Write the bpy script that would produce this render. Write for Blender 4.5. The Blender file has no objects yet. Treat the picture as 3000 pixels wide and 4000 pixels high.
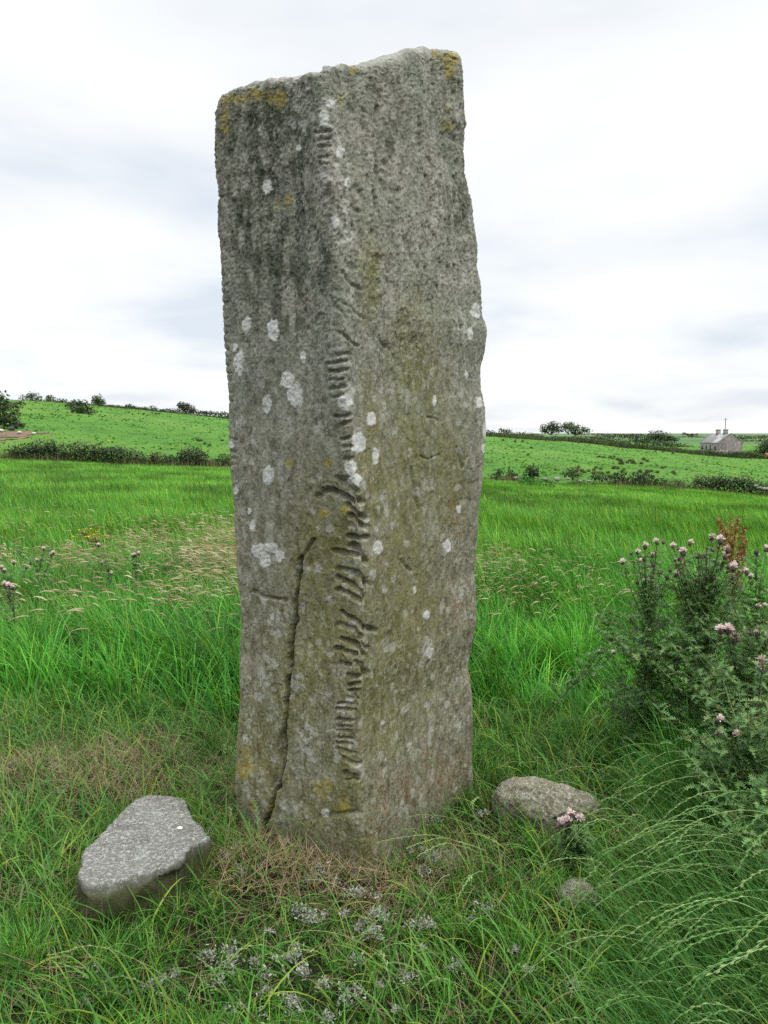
import bpy, math, random
import numpy as np
from mathutils import Vector

rng = np.random.default_rng(11)
random.seed(11)
C = bpy.context.scene.collection
R = math.radians

# ------------------------------------------------------------------ camera, world, sun, exposure
F_PX, PITCH, EYE = 3237.0, R(5.3), 1.6          # photograph is 3000 x 4000; 28 mm equivalent
cam_d = bpy.data.cameras.new('camera')
cam_d.sensor_fit = 'VERTICAL'; cam_d.sensor_height = 34.6; cam_d.sensor_width = 34.6
cam_d.lens = 34.6 * F_PX / 4000.0
cam_d.clip_start = 0.05; cam_d.clip_end = 20000
cam = bpy.data.objects.new('camera', cam_d); C.objects.link(cam)
cam.location = (0, 0, EYE); cam.rotation_euler = (math.pi / 2 - PITCH, 0, 0)
bpy.context.scene.camera = cam
bpy.context.scene.render.engine = 'CYCLES'; bpy.context.scene.cycles.use_denoising = False   # keep the grain of grass and stone

SUN_EL, SUN_AZ = R(58), math.atan2(0.55, -0.5)
world = bpy.data.worlds.new('World'); bpy.context.scene.world = world
world.use_nodes = True
def build_world():
    nt = world.node_tree; N = nt.nodes; L = nt.links
    N.clear()
    out = N.new('ShaderNodeOutputWorld'); bg = N.new('ShaderNodeBackground')
    sky = N.new('ShaderNodeTexSky'); sky.sky_type = 'NISHITA'; sky.sun_disc = False
    sky.sun_elevation = SUN_EL; sky.sun_rotation = SUN_AZ
    skm = N.new('ShaderNodeVectorMath'); skm.operation = 'SCALE'; skm.inputs['Scale'].default_value = 0.1
    L.new(sky.outputs[0], skm.inputs[0])
    tc = N.new('ShaderNodeTexCoord'); sep = N.new('ShaderNodeSeparateXYZ')
    L.new(tc.outputs['Generated'], sep.inputs[0])
    def mth(op, a, b=None):
        m = N.new('ShaderNodeMath'); m.operation = op
        for i, v in enumerate((a, b)):
            if v is None: continue
            if isinstance(v, (int, float)): m.inputs[i].default_value = v
            else: L.new(v, m.inputs[i])
        return m.outputs[0]
    zc = mth('ADD', mth('MAXIMUM', sep.outputs[2], 0.0), 0.16)
    cx = mth('DIVIDE', sep.outputs[0], zc); cy = mth('DIVIDE', sep.outputs[1], zc)
    cmb = N.new('ShaderNodeCombineXYZ'); L.new(cx, cmb.inputs[0]); L.new(cy, cmb.inputs[1])
    n1 = N.new('ShaderNodeTexNoise'); n1.inputs['Scale'].default_value = 0.9; n1.inputs['Detail'].default_value = 8
    n1.inputs['Roughness'].default_value = 0.5; n1.inputs['Distortion'].default_value = 0.25
    mp = N.new('ShaderNodeMapping'); mp.inputs['Location'].default_value = (3.1, 0.6, 0.0)
    L.new(cmb.outputs[0], mp.inputs[0]); L.new(mp.outputs[0], n1.inputs['Vector'])
    rp = N.new('ShaderNodeValToRGB')
    e = rp.color_ramp.elements
    e[0].position = 0.35; e[0].color = (0.745, 0.805, 0.88, 1)
    e[1].position = 0.58; e[1].color = (1.04, 1.05, 1.055, 1)
    m = e.new(0.45); m.color = (0.91, 0.94, 0.965, 1)
    L.new(n1.outputs['Fac'], rp.inputs[0])
    # overcast sky: about two and a half times brighter overhead than near the horizon
    gain = N.new('ShaderNodeMapRange'); gain.interpolation_type = 'SMOOTHSTEP'
    gain.inputs[1].default_value = 0.42; gain.inputs[2].default_value = 0.92
    gain.inputs[3].default_value = 1.0; gain.inputs[4].default_value = 4.0
    L.new(sep.outputs[2], gain.inputs[0])
    cs = N.new('ShaderNodeVectorMath'); cs.operation = 'SCALE'
    L.new(rp.outputs[0], cs.inputs[0]); L.new(gain.outputs[0], cs.inputs['Scale'])
    mix = N.new('ShaderNodeMix'); mix.data_type = 'RGBA'; mix.inputs[0].default_value = 0.88
    L.new(skm.outputs[0], mix.inputs[6]); L.new(cs.outputs[0], mix.inputs[7])
    L.new(mix.outputs[2], bg.inputs[0]); bg.inputs[1].default_value = 1.0
    L.new(bg.outputs[0], out.inputs[0])
build_world()
sun_d = bpy.data.lights.new('sun', 'SUN'); sun_d.energy = 1.5; sun_d.angle = R(25); sun_d.color = (1.0, 0.96, 0.9)
sun = bpy.data.objects.new('sun', sun_d); C.objects.link(sun)
sd = Vector((math.sin(SUN_AZ) * math.cos(SUN_EL), math.cos(SUN_AZ) * math.cos(SUN_EL), math.sin(SUN_EL)))
sun.rotation_euler = sd.to_track_quat('Z', 'Y').to_euler()
vs = bpy.context.scene.view_settings
vs.view_transform = 'Standard'; vs.look = 'None'; vs.exposure = 0.12; vs.gamma = 1.0

# ------------------------------------------------------------------ measuring helpers
SP, CP = math.sin(PITCH), math.cos(PITCH)
def ray(px, py):
    a = (np.asarray(px, float) - 1500) / F_PX; b = (2000 - np.asarray(py, float)) / F_PX
    return a, CP + b * SP, b * CP - SP           # world direction x, y, z
def at(px, py, Y):                               # point seen at (px,py) standing at distance Y
    dx, dy, dz = ray(px, py); s = Y / dy
    return np.stack(np.broadcast_arrays(dx * s, Y + 0 * s, EYE + dz * s), -1)
def on_z(px, py, z=0.0):                         # point seen at (px,py) on the level z
    dx, dy, dz = ray(px, py); s = (z - EYE) / dz
    return np.stack(np.broadcast_arrays(dx * s, dy * s, z + 0 * s), -1)
def pix(P):
    P = np.asarray(P, float); y = P[..., 1]; z = P[..., 2] - EYE
    d = y * CP - z * SP; u = y * SP + z * CP
    return 1500 + F_PX * P[..., 0] / d, 2000 - F_PX * u / d

def _h(ix, iy, iz, seed):
    n = (ix.astype(np.uint32) * np.uint32(374761393) + iy.astype(np.uint32) * np.uint32(668265263)
         + iz.astype(np.uint32) * np.uint32(2147483647) + np.uint32((seed * 974711) & 0xffffffff))
    n = (n ^ (n >> np.uint32(13))) * np.uint32(1274126177)
    n = (n ^ (n >> np.uint32(16))) * np.uint32(2246822519)
    return ((n ^ (n >> np.uint32(15))) & np.uint32(0xffffff)).astype(np.float64) / 0xffffff * 2 - 1
def vn(P, seed=0):
    P = np.asarray(P, float); i = np.floor(P).astype(np.int64); f = P - i
    w = f * f * f * (f * (f * 6 - 15) + 10)
    r = 0
    for dx in (0, 1):
        wx = w[..., 0] if dx else 1 - w[..., 0]
        for dy in (0, 1):
            wy = w[..., 1] if dy else 1 - w[..., 1]
            for dz in (0, 1):
                wz = w[..., 2] if dz else 1 - w[..., 2]
                r = r + wx * wy * wz * _h(i[..., 0] + dx, i[..., 1] + dy, i[..., 2] + dz, seed)
    return r
def fbm(P, octv=4, seed=0, gain=0.5):
    P = np.asarray(P, float); r = 0; a = 1; t = 0
    for k in range(octv):
        r = r + a * vn(P * (2 ** k) + 17.3 * k, seed + k); t += a; a *= gain
    return r / t
def n2(x, y, s, seed=0, octv=3):
    return fbm(np.stack([np.asarray(x) * s, np.asarray(y) * s, 0 * np.asarray(x) + 0.37], -1), octv, seed)
def sstep(a, b, x):
    t = np.clip((np.asarray(x, float) - a) / (b - a), 0, 1); return t * t * (3 - 2 * t)

# ------------------------------------------------------------------ mesh helpers
class Geo:
    def __init__(s): s.v = []; s.f = {3: [], 4: []}; s.c = []; s.n = 0
    def add(s, V, tris=None, quads=None, col=None):
        V = np.asarray(V, float).reshape(-1, 3)
        if tris is not None and len(tris): s.f[3].append(np.asarray(tris, np.int64).reshape(-1, 3) + s.n)
        if quads is not None and len(quads): s.f[4].append(np.asarray(quads, np.int64).reshape(-1, 4) + s.n)
        s.v.append(V); s.n += len(V)
        if col is None: col = (0.5, 0.5, 0.5)
        s.c.append(np.broadcast_to(np.asarray(col, float), (len(V), 3)))
    def build(s, name, mat, parent=None, smooth=False, attrs=None, origin=None):
        me = bpy.data.meshes.new(name)
        V = np.concatenate(s.v)
        if origin is not None: V = V - np.asarray(origin)
        loops = []; tot = []
        for k in (3, 4):
            if s.f[k]:
                f = np.concatenate(s.f[k]); loops.append(f.ravel()); tot.append(np.full(len(f), k))
        loops = np.concatenate(loops); tot = np.concatenate(tot); st = np.concatenate([[0], np.cumsum(tot)[:-1]])
        me.vertices.add(len(V)); me.vertices.foreach_set('co', V.astype(np.float32).ravel())
        me.loops.add(len(loops)); me.loops.foreach_set('vertex_index', loops.astype(np.int32))
        me.polygons.add(len(tot)); me.polygons.foreach_set('loop_start', st.astype(np.int32))
        me.polygons.foreach_set('loop_total', tot.astype(np.int32))
        if smooth: me.polygons.foreach_set('use_smooth', np.ones(len(tot), bool))
        ca = me.attributes.new('col', 'FLOAT_COLOR', 'POINT')
        cc = np.concatenate(s.c); cc = np.concatenate([cc, np.ones((len(cc), 1))], 1)
        ca.data.foreach_set('color', cc.astype(np.float32).ravel())
        for k, a in (attrs or {}).items():
            x = me.attributes.new(k, 'FLOAT', 'POINT'); x.data.foreach_set('value', np.asarray(a, np.float32).ravel())
        me.update(calc_edges=True); me.validate()
        me.materials.append(mat)
        o = bpy.data.objects.new(name, me); C.objects.link(o)
        if parent is not None: o.parent = parent
        return o
def tag(o, label=None, cat=None, group=None, kind=None):
    if label: o['label'] = label
    if cat: o['category'] = cat
    if group: o['group'] = group
    if kind: o['kind'] = kind
    return o
def empty(name, loc, label, cat, group=None):
    o = bpy.data.objects.new(name, None); C.objects.link(o); o.location = tuple(float(v) for v in loc)
    o.empty_display_size = 0.2
    return tag(o, label, cat, group)

def tube(g, pts, rad, col, sides=5):
    pts = np.asarray(pts, float); n = len(pts); rad = np.broadcast_to(rad, (n,))
    t = np.gradient(pts, axis=0); t /= np.linalg.norm(t, axis=1, keepdims=True) + 1e-9
    ref = np.where(np.abs(t[:, 2:3]) > 0.9, np.array([[1., 0, 0]]), np.array([[0, 0, 1.]]))
    a = np.cross(t, ref); a /= np.linalg.norm(a, axis=1, keepdims=True) + 1e-9; b = np.cross(t, a)
    th = np.arange(sides) / sides * 2 * np.pi
    V = pts[:, None] + rad[:, None, None] * (a[:, None] * np.cos(th)[None, :, None] + b[:, None] * np.sin(th)[None, :, None])
    q = []
    for i in range(n - 1):
        for k in range(sides):
            q.append((i * sides + k, i * sides + (k + 1) % sides, (i + 1) * sides + (k + 1) % sides, (i + 1) * sides + k))
    g.add(V, quads=q, col=col)

def blades(g, P, h, w, az, lean, col, segs=4, droop=0.0, tipcol=None, prof=None, kink=0.35):
    """ribbons growing from P; lean 0 upright .. 1.5 lying; az the direction they bend to"""
    P = np.asarray(P, float); n = len(P)
    h, w, az, lean, droop = [np.broadcast_to(x, (n,)).astype(float) for x in (h, w, az, lean, droop)]
    s = np.linspace(0, 1, segs + 1)
    ang = lean[:, None] * (kink + (1 - kink) * s[None] ** 0.9 * 1.25) + droop[:, None] * s[None] ** 3
    ds = h[:, None] / segs
    dh = np.sin(ang) * ds; dz = np.cos(ang) * ds
    H = np.concatenate([np.zeros((n, 1)), np.cumsum(dh[:, :-1], 1)], 1); Z = np.concatenate([np.zeros((n, 1)), np.cumsum(dz[:, :-1], 1)], 1)
    ctr = np.stack([P[:, 0:1] + H * np.cos(az)[:, None], P[:, 1:2] + H * np.sin(az)[:, None], np.maximum(P[:, 2:3] + Z, P[:, 2:3] + 0.004)], -1)
    wa = az + np.pi / 2 + rng.uniform(-0.9, 0.9, n)
    wd = np.stack([np.cos(wa), np.sin(wa), rng.uniform(-.35, .35, n)], -1)
    wp = (1 - s ** 1.7) * (0.7 + 0.3 * np.minimum(1, s * 4)) if prof is None else prof(s)
    W = 0.5 * w[:, None] * wp[None]
    Lf = ctr - wd[:, None] * W[..., None]; Rt = ctr + wd[:, None] * W[..., None]
    k = segs + 1
    if prof is None:
        V = np.concatenate([np.stack([Lf[:, :-1], Rt[:, :-1]], 2).reshape(n, 2 * segs, 3), ctr[:, -1:]], 1); m = 2 * segs + 1
        base = (np.arange(n) * m)[:, None]
        q = np.concatenate([base + np.array([[2 * i, 2 * i + 1, 2 * i + 3, 2 * i + 2]]) for i in range(segs - 1)], 0) if segs > 1 else np.zeros((0, 4), int)
        t = base + np.array([[2 * segs - 2, 2 * segs - 1, 2 * segs]])
        cf = np.repeat(s[:-1], 2); cf = np.append(cf, 1.0)
    else:
        V = np.stack([Lf, Rt], 2).reshape(n, 2 * k, 3); m = 2 * k
        base = (np.arange(n) * m)[:, None]
        q = np.concatenate([base + np.array([[2 * i, 2 * i + 1, 2 * i + 3, 2 * i + 2]]) for i in range(segs)], 0); t = None
        cf = np.repeat(s, 2)
    col = np.broadcast_to(np.asarray(col, float), (n, 3))
    if tipcol is None: cc = np.repeat(col, m, 0)
    else:
        tc = np.broadcast_to(np.asarray(tipcol, float), (n, 3)); f = (cf ** 2)[None, :, None]
        cc = (col[:, None] * (1 - f) + tc[:, None] * f).reshape(-1, 3)
    g.add(V.reshape(-1, 3), tris=t, quads=q, col=cc)
    return ctr

# ------------------------------------------------------------------ materials
def new_mat(name):
    m = bpy.data.materials.new(name); m.use_nodes = True; nt = m.node_tree
    return m, nt, nt.nodes['Principled BSDF'], nt.nodes['Material Output']
def node(nt, t, **kw):
    n = nt.nodes.new(t)
    for k, v in kw.items():
        if k in n.inputs.keys(): n.inputs[k].default_value = v
        else: setattr(n, k, v)
    return n
def noise(nt, scale, detail=4, rough=0.55, vec=None, dist=0.0):
    n = node(nt, 'ShaderNodeTexNoise'); n.inputs['Scale'].default_value = scale; n.inputs['Detail'].default_value = detail
    n.inputs['Roughness'].default_value = rough; n.inputs['Distortion'].default_value = dist
    if vec is not None: nt.links.new(vec, n.inputs['Vector'])
    return n
def ramp(nt, fac, stops):
    r = node(nt, 'ShaderNodeValToRGB'); e = r.color_ramp.elements
    while len(e) < len(stops): e.new(0.5)
    for x, (p, c) in zip(e, stops):
        x.position = p; x.color = (*c, 1) if len(c) == 3 else c
    nt.links.new(fac, r.inputs[0]); return r
def mixc(nt, fac, a, b, mode='MIX'):
    m = node(nt, 'ShaderNodeMix'); m.data_type = 'RGBA'; m.blend_type = mode
    for i, v in ((0, fac), (6, a), (7, b)):
        if isinstance(v, (int, float)): m.inputs[i].default_value = v
        elif isinstance(v, tuple): m.inputs[i].default_value = (*v, 1)
        else: nt.links.new(v, m.inputs[i])
    return m.outputs[2]
def mathn(nt, op, a, b=None, c=None, clamp=False):
    m = node(nt, 'ShaderNodeMath'); m.operation = op; m.use_clamp = clamp
    for i, v in enumerate((a, b, c)):
        if v is None: continue
        if isinstance(v, (int, float)): m.inputs[i].default_value = v
        else: nt.links.new(v, m.inputs[i])
    return m.outputs[0]
def attr(nt, name):
    a = node(nt, 'ShaderNodeAttribute'); a.attribute_name = name; return a
def leaf_mat(name, transl=0.3, rough=0.5, spec=0.3, var=0.25, vscale=6.0):
    m, nt, bs, out = new_mat(name); L = nt.links
    a = attr(nt, 'col')
    tc = node(nt, 'ShaderNodeTexCoord'); nz = noise(nt, vscale, 3, 0.6, tc.outputs['Object'])
    f = mathn(nt, 'MULTIPLY_ADD', nz.outputs['Fac'], 2 * var, 1 - var)
    sc = node(nt, 'ShaderNodeVectorMath'); sc.operation = 'SCALE'; L.new(a.outputs['Color'], sc.inputs[0]); L.new(f, sc.inputs['Scale'])
    L.new(sc.outputs[0], bs.inputs['Base Color']); bs.inputs['Roughness'].default_value = rough
    bs.inputs['Specular IOR Level'].default_value = spec
    if transl > 0:
        tr = node(nt, 'ShaderNodeBsdfTranslucent'); mx = node(nt, 'ShaderNodeMixShader'); mx.inputs[0].default_value = transl
        ty = node(nt, 'ShaderNodeVectorMath'); ty.operation = 'MULTIPLY'; ty.inputs[1].default_value = (1.25, 1.15, 0.6)
        L.new(sc.outputs[0], ty.inputs[0]); L.new(ty.outputs[0], tr.inputs[0])
        L.new(bs.outputs[0], mx.inputs[1]); L.new(tr.outputs[0], mx.inputs[2]); L.new(mx.outputs[0], out.inputs[0])
    return m
M_GRASS = leaf_mat('grass_blade', 0.25, 0.55, 0.12)
M_DRY = leaf_mat('dry_straw', 0.2, 0.7, 0.15)
M_LEAF = leaf_mat('leaf', 0.2, 0.55, 0.18)
M_BUSH = leaf_mat('bush_leaf', 0.15, 0.6, 0.2, 0.35, 0.8)
M_STEM = leaf_mat('stem', 0.0, 0.6, 0.25)
M_FLOWER = leaf_mat('flower', 0.35, 0.7, 0.1, 0.1)
M_LITTER = leaf_mat('lichen_flake', 0.15, 0.85, 0.1)
M_PLAIN = leaf_mat('plain_matte', 0.0, 0.8, 0.2, 0.15, 1.5)


# ------------------------------------------------------------------ terrain
_AX = np.linspace(-0.9, 0.9, 61); _PXA = 1500 + _AX * F_PX
def _zrow(xs, ys, Y): 
    py = np.interp(_PXA, xs, ys); return at(_PXA, py, Y)[:, 2]
YCR = np.interp(_PXA, [800, 2000], [250, 195])             # crest of the pasture
Z60 = _zrow([0, 500, 880, 1900, 2160, 2520, 2740, 3000], [1800, 1824, 1836, 1884, 1902, 1908, 1925, 1948], 60.0)
ZCR = _zrow([-800, 0, 100, 250, 400, 600, 890, 1900, 2200, 2400, 2700, 2800, 3000, 3800],
            [1590, 1571, 1571, 1580, 1592, 1610, 1640, 1706, 1722, 1745, 1770, 1778, 1793, 1820], YCR)
ZB = _zrow([0, 890, 1900, 2400, 2735, 3000, 3800], [1625, 1655, 1706, 1735, 1752, 1752, 1752], YCR * 1.12)
ZC = _zrow([0, 890, 1900, 2400, 3000, 3800], [1680, 1690, 1706, 1716, 1726, 1728], YCR * 0 + 420)
ZD = _zrow([0, 1900, 2150, 2500, 2700, 3000, 3800], [1704, 1704, 1700, 1694, 1702, 1708, 1708], YCR * 0 + 900)
ZE = _zrow([0, 3000], [1693, 1693], YCR * 0 + 3000)
def zfun(X, Y):
    X = np.asarray(X, float); Y = np.asarray(Y, float)
    a = np.clip(X / np.maximum(Y, 0.5), -0.9, 0.9)
    a = a * sstep(2, 9, Y)
    g = lambda T: np.interp(a, _AX, T)
    yc = g(YCR); z60, zc, zb, zC, zD, zE = g(Z60), g(ZCR), g(ZB), g(ZC), g(ZD), g(ZE)
    z = np.where(Y < 7, 0, z60 * np.clip((Y - 7) / 53, 0, 1))
    t = np.clip((Y - 60) / (yc - 60), 0, 1); z = np.where(Y > 60, z60 + (zc - z60) * (t + 0.18 * np.sin(t * np.pi)), z)
    def seg(z, y0, y1, z0, z1): return np.where(Y > y0, z0 + (z1 - z0) * np.clip((Y - y0) / (y1 - y0), 0, 1), z)
    z = seg(z, yc, yc * 1.12, zc, zb); z = seg(z, yc * 1.12, 420, zb, zC); z = seg(z, 420, 900, zC, zD); z = seg(z, 900, 3000, zD, zE)
    z = z + n2(X, Y, 1.1, 5) * 0.05 * sstep(-20, 1, Y) * sstep(60, 15, Y) + n2(X, Y, 0.09, 9) * 0.5 * sstep(70, 140, Y) * sstep(260, 200, Y)
    return z
def ground_hit(px, py, y0=5.0, y1=900.0):
    dx, dy, dz = ray(px, py)
    Y = np.geomspace(y0, y1, 4000); s = Y / dy
    d = EYE + dz * s - zfun(dx * s, Y)
    k = np.argmax(d <= 0) if (d <= 0).any() else len(Y) - 1
    return np.array([dx * s[k], Y[k], zfun(dx * s[k], Y[k])])

def build_terrain():
    ys = np.concatenate([-np.geomspace(60, 1.0, 10), np.linspace(-0.5, 1.2, 6), np.geomspace(1.35, 60, 190), np.geomspace(61, 300, 130), np.geomspace(306, 5000, 60)])
    t = np.linspace(-1, 1, 181); A = 0.62 * t + 1.2 * t ** 5
    Yg, Ag = np.meshgrid(ys, A, indexing='ij')
    Xg = Ag * np.maximum(np.abs(Yg), 3.0) * 1.15
    Zg = zfun(Xg, Yg)
    n, m = Yg.shape; idx = np.arange(n * m).reshape(n, m)
    q = np.stack([idx[:-1, :-1], idx[:-1, 1:], idx[1:, 1:], idx[1:, :-1]], -1).reshape(-1, 4)
    g = Geo(); g.add(np.stack([Xg, Yg, Zg], -1).reshape(-1, 3), quads=q)
    x, y = Xg.ravel(), Yg.ravel()
    far = sstep(200, 420, y); near = sstep(5.2, 3.6, y)
    mat, nt, bs, out = new_mat('field_ground'); L = nt.links
    geo = node(nt, 'ShaderNodeNewGeometry'); P = geo.outputs['Position']
    # thatch and soil near the stone
    na = noise(nt, 14, 6, 0.65, P); nb = noise(nt, 90, 4, 0.6, P)
    soil = ramp(nt, na.outputs['Fac'], [(0.3, (0.010, 0.012, 0.006)), (0.5, (0.026, 0.027, 0.012)), (0.7, (0.065, 0.055, 0.03))])
    # sward under the meadow grass
    ma = noise(nt, 0.55, 5, 0.6, P)
    sward = ramp(nt, ma.outputs['Fac'], [(0.3, (0.016, 0.07, 0.009)), (0.7, (0.038, 0.13, 0.012))])
    # grazed hillside: broad tone, drifts, tussocks
    mpn = node(nt, 'ShaderNodeMapping'); mpn.inputs['Scale'].default_value = (0.55, 0.22, 0.3); L.new(P, mpn.inputs[0])
    pa = noise(nt, 0.05, 5, 0.6, P); pb = noise(nt, 0.9, 5, 0.65, mpn.outputs[0]); pc = noise(nt, 1.6, 4, 0.6, P)
    pas = ramp(nt, pa.outputs['Fac'], [(0.3, (0.046, 0.132, 0.018)), (0.5, (0.066, 0.158, 0.022)), (0.7, (0.092, 0.17, 0.032))])
    tus = ramp(nt, pb.outputs['Fac'], [(0.30, (0.45, 0.55, 0.5)), (0.45, (0.95, 0.95, 0.95)), (0.7, (1.15, 1.1, 1.0))])
    pas2 = mixc(nt, 1.0, pas.outputs[0], tus.outputs[0], 'MULTIPLY')
    # distant land: fields of different greens
    vo = node(nt, 'ShaderNodeTexVoronoi'); vo.inputs['Scale'].default_value = 0.011; L.new(P, vo.inputs['Vector'])
    hs = node(nt, 'ShaderNodeSeparateColor'); L.new(vo.outputs['Color'], hs.inputs[0])
    farc = ramp(nt, hs.outputs[0], [(0.1, (0.055, 0.10, 0.045)), (0.4, (0.075, 0.16, 0.05)), (0.7, (0.10, 0.17, 0.06)), (0.95, (0.15, 0.15, 0.085))])
    farn = mixc(nt, mathn(nt, 'MULTIPLY', pa.outputs['Fac'], 0.5), farc.outputs[0], (0.045, 0.075, 0.04))
    c1 = mixc(nt, attr(nt, 'near').outputs['Fac'], sward.outputs[0], soil.outputs[0])
    c2 = mixc(nt, attr(nt, 'hill').outputs['Fac'], c1, pas2)
    c3 = mixc(nt, attr(nt, 'far').outputs['Fac'], c2, farn)
    L.new(c3, bs.inputs['Base Color']); bs.inputs['Roughness'].default_value = 0.95; bs.inputs['Specular IOR Level'].default_value = 0.1
    bp = node(nt, 'ShaderNodeBump'); bp.inputs['Strength'].default_value = 0.8; bp.inputs['Distance'].default_value = 0.05
    L.new(mathn(nt, 'ADD', na.outputs['Fac'], nb.outputs['Fac']), bp.inputs['Height']); L.new(bp.outputs[0], bs.inputs['Normal'])
    o = g.build('ground', mat, smooth=True, attrs={'near': near, 'hill': sstep(58, 64, y), 'far': far})
    tag(o, 'green field sloping away behind the stone to a grazed hillside', 'ground', kind='structure')
build_terrain()

# ------------------------------------------------------------------ the ogham stone
def z4(*p): return [(800 + .7233 * x, 1300 + .7233 * y) for x, y in p]
def z5(*p): return [(800 + .7233 * x, 2400 + .7233 * y) for x, y in p]
def z3(*p): return [(700 + .7836 * x, 100 + .7836 * y) for x, y in p]
OV = 3000 / 1659.0
def ov(*p): return [(x * OV, y * OV) for x, y in p]
GROOVES = [  # polyline in photograph pixels, half width px, depth m
    (z3((688, 535), (748, 528)), 9, .014), (z3((692, 575), (748, 566)), 7, .011), (z3((696, 606), (748, 600)), 6, .010),
    (z3((700, 660), (752, 650)), 5, .009), (z3((700, 690), (745, 686)), 5, .006),
    (z4((728, 118), (778, 112)), 8, .013), (z4((668, 168), (758, 158)), 8, .014), (z4((672, 212), (762, 206)), 8, .015),
    (z4((676, 258), (745, 254)), 8, .014), (z4((682, 302), (756, 296)), 8, .014), (z4((688, 348), (742, 342)), 8, .013),
    (z4((700, 452), (786, 446)), 9, .016), (z4((730, 498), (786, 486)), 12, .014), (z4((735, 576), (792, 570)), 9, .013),
    (z4((738, 620), (800, 615)), 8, .012), (z4((748, 686), (806, 678)), 9, .012), (z4((720, 780), (770, 785)), 7, .010),
    (z4((612, 885), (640, 855), (690, 852), (745, 885), (800, 905)), 12, .020),
    (z4((722, 786), (790, 850), (856, 915)), 10, .015), (z4((752, 800), (830, 868)), 9, .013),
    (z4((770, 930), (820, 975), (884, 1000)), 10, .016), (z4((785, 990), (840, 1030), (880, 1050)), 11, .016),
    (z4((775, 1095), (840, 1108), (892, 1103)), 10, .016), (z4((790, 1145), (830, 1180), (884, 1238)), 13, .020),
    (z4((705, 1175), (770, 1190), (820, 1195)), 11, .017), (z4((715, 1272), (790, 1280)), 9, .012),
    (z4((790, 1285), (840, 1320), (884, 1362)), 12, .018), (z4((718, 1322), (790, 1360), (866, 1440)), 10, .017),
    (z4((712, 1388), (770, 1410), (830, 1448)), 9, .016), (z4((884, 1330), (888, 1500)), 6, .008),
    (z4((740, 1512), (800, 1545), (850, 1590), (930, 1615)), 10, .017), (z4((718, 1580), (790, 1600), (846, 1650)), 9, .015),
    (z5((718, 52), (790, 78)), 8, .013), (z5((800, 20), (850, 75), (930, 95)), 9, .013), (z5((738, 128), (810, 160), (862, 222)), 9, .016),
    (z5((706, 184), (760, 200), (812, 212)), 8, .013), (z5((820, 130), (882, 190)), 7, .010), (z5((718, 262), (776, 268)), 9, .012),
    (z5((808, 255), (872, 330)), 8, .013), (z5((836, 262), (880, 318)), 6, .010), (z5((778, 335), (836, 340)), 10, .012),
    (z5((780, 376), (834, 373)), 8, .013), (z5((776, 412), (832, 408)), 8, .014), (z5((775, 455), (830, 452)), 8, .012),
    (z5((722, 486), (826, 488)), 7, .013), (z5((720, 517), (822, 520)), 7, .014), (z5((718, 566), (815, 570)), 8, .014),
    (z5((722, 602), (790, 604)), 6, .009), (z5((716, 626), (790, 628)), 6, .010), (z5((712, 662), (800, 666)), 7, .013), (z5((714, 692), (800, 697)), 7, .013),
    (z5((712, 722), (806, 742)), 9, .015), (z5((738, 762), (828, 805)), 10, .014), (z5((772, 852), (815, 868)), 12, .014),
    (z5((776, 890), (832, 884)), 7, .010), (z5((640, 1090), (720, 1075), (830, 1065)), 14, .008),
    (z5((808, 430), (815, 560), (800, 700), (812, 800)), 13, .010),
    # long crack up the left face, side branch and a scar
    (ov((681, 1165), (662, 1193), (648, 1213)), 8, .016),
    (ov((648, 1205), (645, 1270), (637, 1330), (632, 1400), (625, 1480), (618, 1560), (612, 1620), (603, 1680), (590, 1730), (576, 1780), (573, 1815)), 8, .06),
    (ov((640, 1330), (632, 1410), (624, 1490)), 12, .012), (ov((614, 1590), (606, 1650), (596, 1700)), 18, .022),
    (ov((640, 1140), (642, 1200)), 5, .010),
    (ov((550, 1278), (575, 1290), (620, 1296)), 8, .012),
    # natural joints of the right face
    (ov((822, 735), (850, 770)), 6, .008), (ov((985, 970), (1000, 1010)), 7, .008), (ov((870, 1210), (892, 1235)), 6, .006),
    (ov((925, 900), (945, 905)), 6, .007), (ov((910, 985), (925, 995), (948, 985)), 5, .006), (ov((890, 1010), (900, 1060), (905, 1100)), 6, .006),
    (ov((712, 640), (745, 690)), 9, .008), (ov((735, 720), (775, 745)), 7, .008), (ov((738, 590), (780, 625)), 8, .007), (ov((740, 655), (790, 690)), 7, .006),
]
for y, d in ((428, .02), (502, .006), (521, .006), (541, .006), (560, .007), (580, .007), (600, .007), (618, .008), (636, .008), (655, .008), (672, .009), (690, .011), (706, .014), (722, .011),
             (740, .009), (757, .011), (772, .009), (790, .008), (808, .008), (826, .006), (850, .006), (868, .006), (948, .012), (962, .004), (976, .012), (992, .012), (1006, .013), (1024, .006)):
    x = np.interp(y, [400, 540, 700, 840, 1000], [468, 473, 477, 488, 497])
    GROOVES.append((ov((x - 14, y + random.uniform(-2, 2)), (x + random.uniform(8, 20), y - 1)), random.uniform(4.5, 7.5), d * random.uniform(.2, .75)))
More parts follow.
